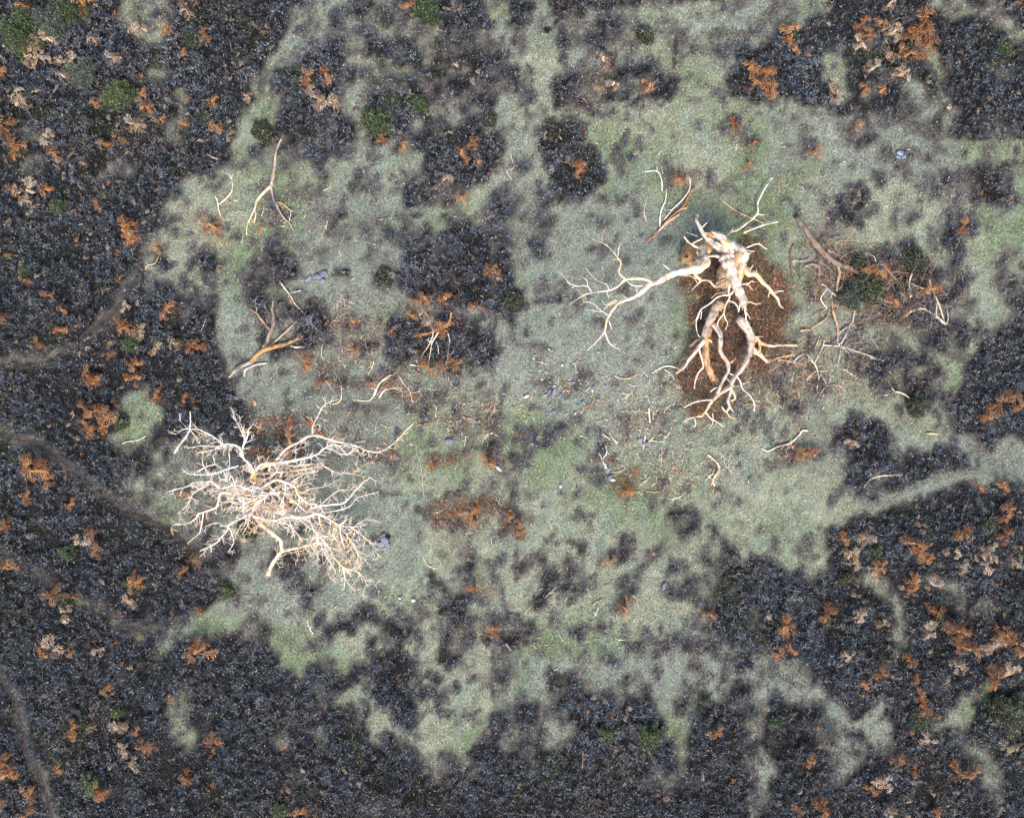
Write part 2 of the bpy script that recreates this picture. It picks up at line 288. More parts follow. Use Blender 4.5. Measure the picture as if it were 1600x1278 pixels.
# ---------------------------------------------------------------- ground cover (stuff)
def blades(n, x, y, z, L, wid, tilt, az, tip_drop=0):
    """diamond-shaped blades"""
    d = np.stack([np.cos(az) * np.cos(tilt), np.sin(az) * np.cos(tilt), np.sin(tilt)], -1)
    s = np.stack([-np.sin(az), np.cos(az), rng.uniform(-.5, .5, n)], -1); s /= np.linalg.norm(s, axis=1)[:, None]
    b = np.stack([x, y, z], -1); mid = b + d * (L * .45)[:, None]
    return np.stack([b, mid + s * wid[:, None] / 2, b + d * L[:, None], mid - s * wid[:, None] / 2], 1)
def scatter(n): return rng.uniform(-39, 39, n), rng.uniform(-32.5, 32.5, n)
def pick(pal, n, w=None):
    pal = np.array(pal); return pal[rng.choice(len(pal), n, p=w)]
BUSH = None
def bushh(x, y):   # canopy relief of the heather: bushes with gaps between
    a = vnoise(x, y, 1.0, 70); b = vnoise(x, y, .36, 71); c = vnoise(x, y, 2.6, 72)
    return np.clip(1.0 * a + .55 * b + .75 * c - .62, 0, 1.5)
def hcol(x, y, f, n):
    A = pick([(.060, .078, .105), (.095, .115, .145), (.034, .042, .060), (.15, .17, .195), (.17, .17, .165), (.05, .058, .045), (.27, .26, .25)], n, [.25, .22, .18, .14, .08, .06, .07])
    B = pick([(.12, .10, .105), (.17, .15, .15), (.065, .052, .055), (.25, .225, .21), (.11, .095, .075), (.11, .12, .13)], n, [.25, .22, .16, .14, .12, .11])
    br = np.clip(1 - sstep(.45, .85, f) + (fbm(x, y, 3, 75) - .5) * 2.2, 0, 1)
    g = sstep(.6, .72, fbm(x, y, 1.8, 78))
    c = np.where((rng.random(n) < br)[:, None], B, A)
    c = np.where((rng.random(n) < g * .5)[:, None], np.array([.075, .09, .05]), c)
    return c * ((.60 + .40 * (1 - f)) * (.6 + .8 * fbm(x, y, 5, 130)))[:, None] * np.array([.90, .90, .91])
def build_heather():
    nt_ = 125000; x, y = scatter(nt_); f = samp(F, x, y)     # tufts of radiating sprigs
    k = rng.random(nt_) < sstep(.17, .82, f) * (.6 + .4 * sstep(.3, .9, f)) * (.5 + .5 * sstep(.1, .4, bushh(x, y))); x, y, f = x[k], y[k], f[k]; nt_ = len(x)
    hb = bushh(x, y); z = gz(x, y) + (.05 + .6 * hb) * sstep(.15, .95, f) * rng.uniform(.75, 1.1, nt_)
    ct = hcol(x, y, f, nt_) * rng.uniform(.7, 1.35, nt_)[:, None]
    m = 8; X = np.repeat(x, m); Y = np.repeat(y, m); Z = np.repeat(z, m); Ff = np.repeat(f, m); C = np.repeat(ct, m, 0); n = len(X)
    az = rng.uniform(0, 6.283, n); L = rng.uniform(.12, .30, n) * (.6 + .4 * Ff); tilt = R(1) * rng.uniform(-5, 70, n); wid = rng.uniform(.022, .05, n)
    q = rng.uniform(0, .07, n)
    V1 = blades(n, X + np.cos(az) * q, Y + np.sin(az) * q, Z - L * .35, L, wid, tilt, az)
    C1 = C * rng.uniform(.6, 1.45, n)[:, None]
    tip = rng.random(n) < .06; C1[tip] = pick([(.33, .32, .33), (.30, .26, .22), (.26, .29, .33)], int(tip.sum())) * .75
    n = 480000; x, y = scatter(n); f = samp(F, x, y)         # loose under-layer
    k = rng.random(n) < sstep(.12, .85, f) * .9; x, y, f = x[k], y[k], f[k]; n = len(x)
    hgt = (.04 + .5 * bushh(x, y)) * sstep(.15, .95, f); z = gz(x, y) + hgt * rng.uniform(0, .8, n)
    L = rng.uniform(.10, .24, n); V2 = blades(n, x, y, z, L, rng.uniform(.018, .04, n), R(1) * rng.uniform(0, 60, n), rng.uniform(0, 6.283, n))
    C2 = hcol(x, y, f, n) * rng.uniform(.4, 1.0, n)[:, None]
    me = quad_mesh('heather', np.concatenate([V1, V2]), 4, np.concatenate([C1, C2]), M_plant)
    tag(link(bpy.data.objects.new('heather', me)), 'dense low dark blue-grey heather covering the moor around the clearing', 'heather', kind='stuff')
def build_grass():
    n = 620000; x, y = scatter(n); f = samp(F, x, y); tr = samp(TR, x, y)
    keep = rng.random(n) < (1 - .85 * sstep(.3, .8, f)) * (1 - .45 * tr) * (.35 + .65 * sstep(.3, .6, fbm(x, y, .8, 80)))
    x, y, f = x[keep], y[keep], f[keep]; n = len(x)
    L = rng.uniform(.07, .2, n); wid = rng.uniform(.015, .04, n); tilt = R(1) * rng.uniform(5, 60, n); az = rng.uniform(0, 2 * math.pi, n)
    V = blades(n, x, y, gz(x, y) - .005, L, wid, tilt, az)
    base = ground_tint(x, y) * (.35 + 1.35 * rng.random(n) ** 1.4)[:, None]
    straw = pick([(.50, .47, .37), (.43, .43, .37), (.20, .13, .09), (.06, .08, .05), (.04, .04, .04)], n)
    c = np.where((rng.random(n) < .30 * (1 - samp(TR, x, y) * (x < 0)))[:, None], straw, base)
    me = quad_mesh('grass', V, 4, c, M_plant)
    tag(link(bpy.data.objects.new('grass', me)), 'short pale grey-green grass and moss on the open clearing', 'grass', kind='stuff')
def build_litter():
    n = 1200000; x, y = scatter(n); l = samp(LG, x, y); k = rng.random(n) < l * .55
    x, y, l = x[k], y[k], l[k]; n = len(x)
    big = sstep(.5, 1., l)
    L = rng.uniform(.10, .30, n) * (.7 + .5 * big); wid = rng.uniform(.015, .05, n); tilt = R(1) * rng.uniform(-5, 40, n); az = rng.uniform(0, 6.283, n)
    V = blades(n, x, y, gz(x, y) + .02 + rng.random(n) ** .6 * (.05 + .75 * big * vnoise(x, y, .8, 85)), L, wid, tilt, az)
    c = pick([(.24, .085, .032), (.15, .055, .03), (.07, .035, .025), (.34, .16, .08), (.16, .11, .10), (.40, .28, .2)], n, [.26, .2, .22, .14, .1, .08]) * (.1 + 1.25 * fbm(x, y, .8, 120))[:, None]
    c2 = pick([(.16, .12, .12), (.24, .17, .15), (.22, .09, .05), (.34, .27, .22)], n)
    c = np.where((rng.random(n) < 1 - np.clip(big + .15, 0, 1))[:, None], c2, c)
    me = quad_mesh('bracken_litter', V, 4, c, M_frond)
    tag(link(bpy.data.objects.new('bracken_litter', me)), 'rust brown fallen bracken and bark litter lying around the dead trees', 'leaf litter', kind='stuff')
build_heather(); build_grass(); build_litter()

# ---------------------------------------------------------------- mesh collector with tubes
class MB:
    def __init__(s): s.v = []; s.f = []; s.uv = []; s.c = []
    def add(s, vs, fs, col, uvs=None):
        o = len(s.v); s.v += [tuple(map(float, p)) for p in vs]; s.c += [tuple(col)] * len(vs)
        for i, f in enumerate(fs):
            s.f.append(tuple(a + o for a in f)); s.uv.append(uvs[i] if uvs else [(vs[a][0], vs[a][1]) for a in f])
    def tube(s, P, rad, col, sides=6, cap=True, rough=.12):
        P = np.asarray(P, float); n = len(P); T = np.gradient(P, axis=0); T /= (np.linalg.norm(T, axis=1)[:, None] + 1e-9)
        up = np.array([0, 0, 1.]) if abs(T[0][2]) < .9 else np.array([1., 0, 0]); u = np.cross(T[0], up); u /= np.linalg.norm(u)
        vs = []; L = 0; Ls = []; ph = random.random() * 9; lob = random.choice([2, 3]); rid = [random.uniform(-1, 1) * (.16 if rad[0] > .09 else .04) for _ in range(sides)]
        for i in range(n):
            if i: L += np.linalg.norm(P[i] - P[i - 1])
            u = u - T[i] * np.dot(u, T[i]); u /= (np.linalg.norm(u) + 1e-9); w = np.cross(T[i], u); Ls.append(L)
            for k in range(sides):
                a = 2 * math.pi * k / sides; rr = rad[i] * (1 + rid[k] + rough * math.sin(lob * a + ph + L * 1.3) + random.uniform(-rough, rough) * .6)
                vs.append(P[i] + (u * math.cos(a) + w * math.sin(a)) * rr)
        fs = []; uv = []
        for i in range(n - 1):
            for k in range(sides):
                k2 = (k + 1) % sides; fs.append((i * sides + k, i * sides + k2, (i + 1) * sides + k2, (i + 1) * sides + k))
                R0 = max(rad[0], .05) * 6.28; a, b = k / sides * R0, (k + 1) / sides * R0; uv.append([(a + ph, Ls[i]), (b + ph, Ls[i]), (b + ph, Ls[i + 1]), (a + ph, Ls[i + 1])])
        if cap:
            for e, i in ((-1, 0), (1, n - 1)):
                c = len(vs); vs.append(P[i] + T[i] * e * rad[i] * random.uniform(.3, 1.2))
                for k in range(sides):
                    a, b = i * sides + k, i * sides + (k + 1) % sides
                    fs.append((b, a, c) if e < 0 else (a, b, c)); uv.append([(0, 0), (.1, 0), (.05, .1)])
        s.add(vs, fs, tuple(col[:3]) + (1. if max(rad) > .07 else .35,), uv)
    def mesh(s, name, mat, smooth=True):
        me = bpy.data.meshes.new(name); me.from_pydata(s.v, [], s.f)
        ul = me.uv_layers.new(name='UVMap'); flat = [c for f in s.uv for p in f for c in p]; ul.data.foreach_set('uv', flat)
        at = me.attributes.new('tint', 'FLOAT_COLOR', 'POINT'); at.data.foreach_set('color', [q for c in s.c for q in (c if len(c) == 4 else (*c, 1))])
        me.materials.append(mat); me.polygons.foreach_set('use_smooth', [smooth] * len(me.polygons)); return me
    def build(s, name, mat, parent=None, origin=None, smooth=True):
        if origin is not None:
            ox, oy, oz = origin; s.v = [(x - ox, y - oy, z - oz) for x, y, z in s.v]
        o = link(bpy.data.objects.new(name, s.mesh(name, mat, smooth)))
        if parent: o.parent = parent
        elif origin is not None: o.location = origin
        return o
PINK = (.86, .79, .73); WHITE = (.84, .80, .74); CREAM = (.82, .71, .56); TAN = (.60, .42, .25); GREY = (.36, .33, .31); PALEGREY = (.50, .47, .45); RUST = (.42, .17, .075); DARK = (.17, .12, .10); OCHRE = (.62, .48, .2); BLUEG = (.42, .44, .52)
def shade(c, a=.12):
    k = 1 + random.uniform(-a, a); return tuple(min(.86, q * k) for q in c)
def limb(mb, pts3, r0, r1, col, sides=7, twigs=0, tl=1.0, n=4, wob=.35, tr=.022, droop=0.0, tcol=None, stubs=True):
    """one branch through pts3 with side twigs"""
    P = catmull(pts3, n); m = len(P); t = np.linspace(0, 1, m); rad = r0 + (r1 - r0) * t ** .8
    J = rng.normal(0, 1, P.shape); J = (J + np.roll(J, 1, 0)) / 2; J[0] = 0
    P = P + J * (rad * wob)[:, None] * .5
    rad = rad * (1 + .10 * rng.normal(0, 1, m)).clip(.75, 1.35)
    big = max(r0, r1) > .09
    mb.tube(P, rad, shade(col, .06), sides if not big else max(sides, 16), rough=.12 if not big else .07)
    if .06 < r1 < .33:      # torn, splintered end
        D = P[-1] - P[-3]; D /= np.linalg.norm(D)
        for q in range(int(6 + r1 * 30)):
            o = rng.normal(0, 1, 3); o -= D * np.dot(o, D); o = o / (np.linalg.norm(o) + 1e-9) * r1 * random.uniform(.2, .95); b = P[-1] + o - D * r1
            l = r1 * random.uniform(1.2, 3.2); mb.tube([b, b + D * l * .6 + o * .2, b + D * l + o * random.uniform(0, .5)], [r1 * .22, r1 * .14, .008], shade(random.choice([col, TAN, CREAM]), .15), 4, cap=False)
    seg = np.linalg.norm(np.diff(P, axis=0), axis=1); Ltot = seg.sum()
    cnt = int(round(twigs * Ltot)); tcol = tcol or col
    for q in range(cnt):
        i = int(m * (.12 + .86 * (q + random.random()) / cnt)); i = min(max(i, 1), m - 2)
        D = P[i + 1] - P[i - 1]; D /= np.linalg.norm(D) + 1e-9
        side = np.cross(D, (0, 0, 1)); side /= np.linalg.norm(side) + 1e-9
        a = random.uniform(.5, 1.15) * random.choice([-1, 1]); d = D * math.cos(a) + side * math.sin(a) + np.array([0, 0, random.uniform(-.35, .45)])
        twig(mb, P[i], d, tl * random.uniform(.35, 1.0), min(rad[i] * .6, tr * random.uniform(.9, 1.5)), tcol, 0)
def twig(mb, p, d, L, r, col, depth):
    d = d / (np.linalg.norm(d) + 1e-9); n = 5; P = [np.array(p)]
    bend = rng.normal(0, .22, 3)
    for i in range(n):
        d = d + bend * .5 + rng.normal(0, .17, 3); d[2] *= .85; d /= np.linalg.norm(d); P.append(P[-1] + d * L / n)
        if P[-1][2] < .06: P[-1][2] = .06 + random.random() * .03
    mb.tube(P, np.linspace(r, max(r * .45, .010), n + 1), shade(col, .1), 4, cap=True, rough=.05)
    if depth < 2 and L > .35:
        for q in range(random.choice([1, 2, 2, 3])):
            i = random.randint(1, n - 1); dd = P[i + 1] - P[i]; dd = dd / (np.linalg.norm(dd) + 1e-9)
            side = np.cross(dd, (0, 0, 1)); dd = dd * .75 + side * random.choice([-1, 1]) * random.uniform(.4, .9)
            twig(mb, P[i], dd, L * random.uniform(.35, .65), max(r * .65, .012), col, depth + 1)
def frame(ox, oy, s):
    def f(pts, zs):     # pts in that map frame; zs = heights at first..last (interpolated) -> 3-D points
        n = len(pts); zz = np.interp(np.linspace(0, 1, n), np.linspace(0, 1, len(zs)), zs)
        out = []
        for (x, y), z in zip(pts, zz):
            a, b = w2(ox + x / s, oy + y / s, z); out.append((a, b, z))
        return out
    return f
fA = frame(260, 610, 3.995); fB = frame(860, 250, 4.2105); fE = frame(1040, 340, 7.99); fG = frame(1040, 480, 6.39); fC = frame(1020, 440, 5)
fD = frame(1220, 320, 4.564); fH = frame(330, 200, 6.39); fI = frame(340, 400, 6.39); fJ = frame(560, 460, 6.39); fK = frame(1140, 500, 5.81); fP = frame(0, 0, 1)
fL = frame(920, 600, 6.39)
def empty(name, loc, label, cat, group=None):
    e = bpy.data.objects.new(name, None); e.location = loc; e.empty_display_size = .3; link(e); return tag(e, label, cat, group)

# ---------------------------------------------------------------- left dead tree
def left_tree():
    bx, by = w2(260 + 620 / 4, 610 + 690 / 4, 0); bz = float(gz(bx, by)); org = (bx, by, 0)
    root = empty('dead_tree', org, 'bleached bare tree, a dense tangle of thin white branches, left of the clearing', 'tree')
    def off(o): o.location = (-bx, -by, 0); return o
    mb = MB()
    limb(mb, fA([(760, 735), (735, 690), (700, 640), (640, 610), (590, 590)], [-.1, .5, 1.2, 1.8, 2.1]), .30, .16, (.36, .27, .19), 12, wob=.3)
    limb(mb, fA([(700, 760), (640, 740), (590, 700), (560, 650)], [0, .6, 1.1, 1.7]), .22, .13, CREAM, 10, wob=.3)
    limb(mb, fA([(560, 790), (560, 740), (570, 690), (575, 640)], [-.1, .6, 1.2, 1.8]), .25, .15, TAN, 10, wob=.2)
    limb(mb, fA([(600, 600), (560, 560), (550, 520), (560, 470)], [1.6, 1.9, 2.0, 2.0]), .15, .12, OCHRE, 9, wob=.2)
    off(mb.build('trunk', M_wood, root))
    Bs = [  # points, heights, r0, r1, colour, twig density, twig length
     ([(600,600),(530,560),(545,510),(520,460),(480,420),(475,370),(490,300),(470,260),(440,200),(410,160)],[1.4,2.4,3.2,3.6],.13,.02,WHITE,1.2,.8),
     ([(490,330),(510,270),(510,250),(550,200)],[3.3,3.5],.05,.02,WHITE,1,.5),
     ([(475,390),(450,350),(390,335),(350,335),(310,300),(260,270),(200,245),(150,240),(90,245)],[3.1,3.2,3.0],.06,.018,WHITE,1.6,.8),
     ([(350,335),(320,355),(270,380),(210,385),(190,390)],[3.1,2.9],.035,.018,WHITE,1,.5),
     ([(350,345),(290,350),(240,345),(190,350),(130,360)],[3.1,2.8],.035,.016,WHITE,1,.5),
     ([(148,130),(150,190),(145,245),(125,290),(90,330),(50,390)],[2.5,2.0,1.2],.022,.055,WHITE,.2,.3),
     ([(150,245),(180,290),(205,330)],[2.9,2.8],.03,.02,WHITE,.5,.3),
     ([(560,640),(490,630),(430,620),(380,610),(330,605),(300,580),(270,565),(240,600),(200,620),(165,645),(150,675),(130,715),(70,770)],[1.6,2.3,2.7,2.3],.11,.02,WHITE,1.2,.7),
     ([(270,565),(235,575),(180,570),(130,600),(90,610),(0,635)],[2.6,2.2],.04,.014,WHITE,1,.6),
     ([(450,470),(380,490),(330,510),(270,525),(200,525),(140,520),(95,490)],[2.7,2.6,2.2],.05,.02,WHITE,.7,.4),
     ([(270,525),(245,490),(225,450),(230,400),(222,385)],[2.6,2.8],.033,.016,WHITE,1,.5),
     ([(190,510),(250,475),(300,460),(295,430),(290,400)],[2.5,2.8],.035,.018,WHITE,1,.5),
     ([(300,460),(335,480),(370,530),(390,590)],[2.7,2.2],.03,.025,WHITE,.8,.4),
     ([(390,390),(395,450),(385,520),(370,560)],[2.9,2.4],.025,.02,WHITE,.8,.4),
     ([(560,670),(500,680),(450,650),(400,640),(340,640),(325,690),(310,730),(260,750),(200,770),(190,790),(150,820),(90,835),(35,835)],[1.5,2.4,2.4,1.9],.11,.02,WHITE,1.2,.6),
     ([(230,765),(225,810),(215,860),(205,890),(170,920),(130,955)],[2.2,1.6],.04,.012,WHITE,.8,.4),
     ([(560,740),(500,780),(440,810),(390,840),(380,870),(340,920),(300,960),(210,1000)],[1.4,1.9,1.5],.09,.035,WHITE,1.0,.6),
     ([(390,850),(410,900),(420,950),(385,1010)],[1.8,1.4],.035,.015,WHITE,.8,.4),
     ([(400,840),(360,845),(320,825),(290,830),(240,850)],[1.8,1.6],.035,.015,WHITE,.8,.4),
     ([(330,905),(290,915),(250,955)],[1.6,1.3],.02,.012,OCHRE,1,.3),
     ([(540,770),(600,840),(660,890),(710,930),(720,990)],[1.5,1.7,1.2],.14,.10,CREAM,.6,.5),
     ([(636,1155),(650,1100),(700,1030),(730,1000),(800,985),(880,965),(960,950),(1010,975),(1040,1030),(1100,1100),(1160,1120),(1220,1150),(1260,1230)],[.5,1.0,1.4,1.6,.8],.12,.022,CREAM,2.2,.8),
     ([(1100,1100),(1120,1180),(1180,1255)],[1.1,.5],.035,.014,CREAM,1.5,.5),
     ([(1105,1100),(1115,1170),(1110,1235)],[1.1,.5],.03,.014,WHITE,1.5,.5),
     ([(960,950),(990,1020),(1040,1100),(1060,1150)],[1.4,.7],.04,.015,CREAM,2,.6),
     ([(900,960),(930,1010),(960,1060)],[1.4,.8],.04,.015,CREAM,2,.6),
     ([(880,965),(850,1010),(870,1040)],[1.3,.8],.03,.015,TAN,2,.5),
     ([(600,700),(680,720),(760,770),(850,790),(950,770),(1010,800),(1080,840),(1150,850),(1225,845)],[1.8,2.6,2.9,2.5],.13,.025,WHITE,1.8,.8),
     ([(1150,850),(1190,880),(1240,920),(1290,970),(1320,1000)],[2.5,1.9],.04,.013,CREAM,2.2,.7),
     ([(1170,850),(1220,815),(1270,805),(1335,820)],[2.5,2.2],.03,.013,WHITE,1,.4),
     ([(1080,840),(1090,900),(1110,980)],[2.6,2.1],.04,.02,WHITE,1.5,.6),
     ([(1100,870),(1160,950),(1200,1030),(1250,1060)],[2.5,1.6],.04,.014,CREAM,2.6,.8),
     ([(1010,800),(1060,870),(1110,930),(1150,980),(1165,1050)],[2.5,1.8],.045,.014,OCHRE,2.6,.8),
     ([(950,770),(960,830),(990,890)],[2.6,2],.045,.02,CREAM,2,.6),
     ([(780,800),(850,770),(900,740),(960,720),(1050,710),(1110,700),(1150,660),(1190,610),(1250,560),(1280,540)],[2.0,2.6,2.8,2.5],.10,.025,WHITE,.8,.5),
     ([(1000,760),(1080,745),(1150,720),(1190,670),(1260,650),(1330,630)],[2.6,2.2],.045,.015,WHITE,.8,.4),
     ([(950,730),(1000,680),(1050,640),(1090,620),(1150,620),(1190,590),(1240,560)],[2.6,2.4],.045,.02,CREAM,.7,.4),
     ([(570,620),(620,590),(680,560),(740,570),(800,600),(830,660),(880,700),(940,710)],[1.9,3.0,3.2,2.8],.10,.05,WHITE,1.0,.7),
     ([(740,570),(740,640),(710,720)],[3.1,2.6],.035,.025,WHITE,1,.4),
     ([(640,590),(690,650),(730,700),(720,760)],[2.6,2.4],.04,.03,WHITE,1,.5),
     ([(830,660),(825,710),(800,750)],[3.0,2.6],.03,.02,WHITE,1,.4),
     ([(560,500),(600,460),(700,450),(800,435),(870,420),(940,400),(990,360),(1040,340),(1080,350),(1130,400),(1180,360)],[2.0,2.6,2.9,2.8],.11,.025,WHITE,1.2,.7),
     ([(990,360),(1040,370),(1080,395),(1130,400)],[2.9,2.7],.03,.02,WHITE,1,.4),
     ([(580,490),(640,470),(720,460),(800,470),(900,460),(980,460)],[1.8,2.3],.07,.03,CREAM,1.6,.7),
     ([(560,480),(620,440),(700,425),(760,420)],[1.8,2.2],.08,.05,CREAM,1.6,.7),
     ([(600,480),(680,440),(740,370),(820,325),(910,280),(1000,300),(1090,325),(1180,345),(1240,370),(1300,385),(1350,375),(1400,345),(1450,300),(1500,245),(1540,205)],[1.9,2.9,3.0,2.4,2.2],.09,.025,WHITE,.6,.45),
     ([(910,280),(915,220),(945,160),(970,110),(1010,75),(1080,55)],[2.9,2.8],.045,.016,CREAM,1.4,.5),
     ([(1180,325),(1240,315)],[2.6,2.7],.03,.02,WHITE,0,.3),
     ([(600,520),(700,510),(790,500),(880,490),(970,470),(1030,500),(1090,515),(1160,520),(1250,540)],[1.9,2.2,2.0],.08,.025,CREAM,.9,.5),
     ([(1160,520),(1210,480),(1300,435)],[2.1,2.2],.03,.018,OCHRE,1,.4),
     ([(640,500),(655,450),(690,500),(650,540),(600,560)],[2.6,2.8],.05,.03,WHITE,1,.5),
     ([(560,700),(590,760),(620,800),(700,820),(780,850),(850,940)],[1.6,2.3,2.0],.10,.035,CREAM,1.4,.6),
     ([(700,760),(760,800),(780,850),(800,910)],[2.4,2.0],.05,.03,WHITE,1,.5),
     ([(830,800),(900,860),(980,900),(1050,935)],[2.4,1.8],.07,.02,CREAM,1.6,.6),
     ([(850,790),(930,850),(940,930),(950,955)],[2.2,1.6],.07,.04,CREAM,1.2,.5),
     ([(500,680),(480,740),(500,800),(485,850)],[2.2,2.2],.06,.02,WHITE,1.4,.5),
     ([(430,620),(420,560),(400,530),(395,560)],[2.6,2.9],.04,.02,WHITE,1,.5),
     ([(540,780),(600,800),(680,810),(760,790),(830,800)],[2.2,2.6],.06,.045,WHITE,1.3,.6),
     ([(560,650),(640,650),(720,640),(780,660)],[2.3,2.7],.05,.03,WHITE,1.3,.6),
     ([(540,690),(600,720),(660,730),(750,740)],[2.0,2.4],.07,.04,TAN,1.3,.6),
     ([(350,610),(440,590),(520,620),(620,640),(700,640)],[2.5,2.6],.05,.035,WHITE,1.3,.6),
     ([(480,820),(440,880),(400,900)],[1.8,1.5],.03,.015,OCHRE,1,.5),
     ([(760,420),(760,370),(765,300),(760,250)],[1.4,1.3,.8],.06,.11,(.66,.34,.18),2.2,.5),
     ([(760,390),(700,350),(680,400)],[1.6,1.9],.03,.015,CREAM,2,.5),
     ([(765,380),(830,360),(900,340)],[1.6,1.9],.03,.015,CREAM,2,.6),
     ([(900,830),(940,900),(1000,960),(1040,1020)],[2.4,1.8],.05,.02,CREAM,2.4,.7),
     ([(1060,830),(1040,900),(1080,960),(1090,1010)],[2.3,1.8],.04,.015,CREAM,2.4,.7)]
    for k in range(36):      # inner tangle
        a = random.uniform(0, 6.28); q = random.uniform(0, .6); cx, cy = 640 + 260 * q * math.cos(a), 640 + 190 * q * math.sin(a)
        b = math.atan2(cy - 640, cx - 640) + random.uniform(-.9, .9); pp = [(cx, cy)]
        for i in range(random.choice([3, 4, 5])): b += random.uniform(-.5, .5); pp.append((pp[-1][0] + 62 * math.cos(b), pp[-1][1] + 50 * math.sin(b)))
        z0 = random.uniform(1.0, 2.4); Bs.append((pp, [z0, z0 + random.uniform(-.3, .6)], random.uniform(.05, .095), .02, random.choice([WHITE, WHITE, CREAM, CREAM]), 1.6, .7))
    for pts, zs, r0, r1, col, tw, tl in Bs:
        mb = MB(); limb(mb, fA(pts, zs), r0 * .95, r1 * 1.0, col, 7, tw * 2.5 + 1.3, tl * 1.15, tr=.018, tcol=random.choice([PINK, PINK, WHITE, CREAM, (.80, .60, .42)])); off(mb.build('branch', M_wood, root))
left_tree()

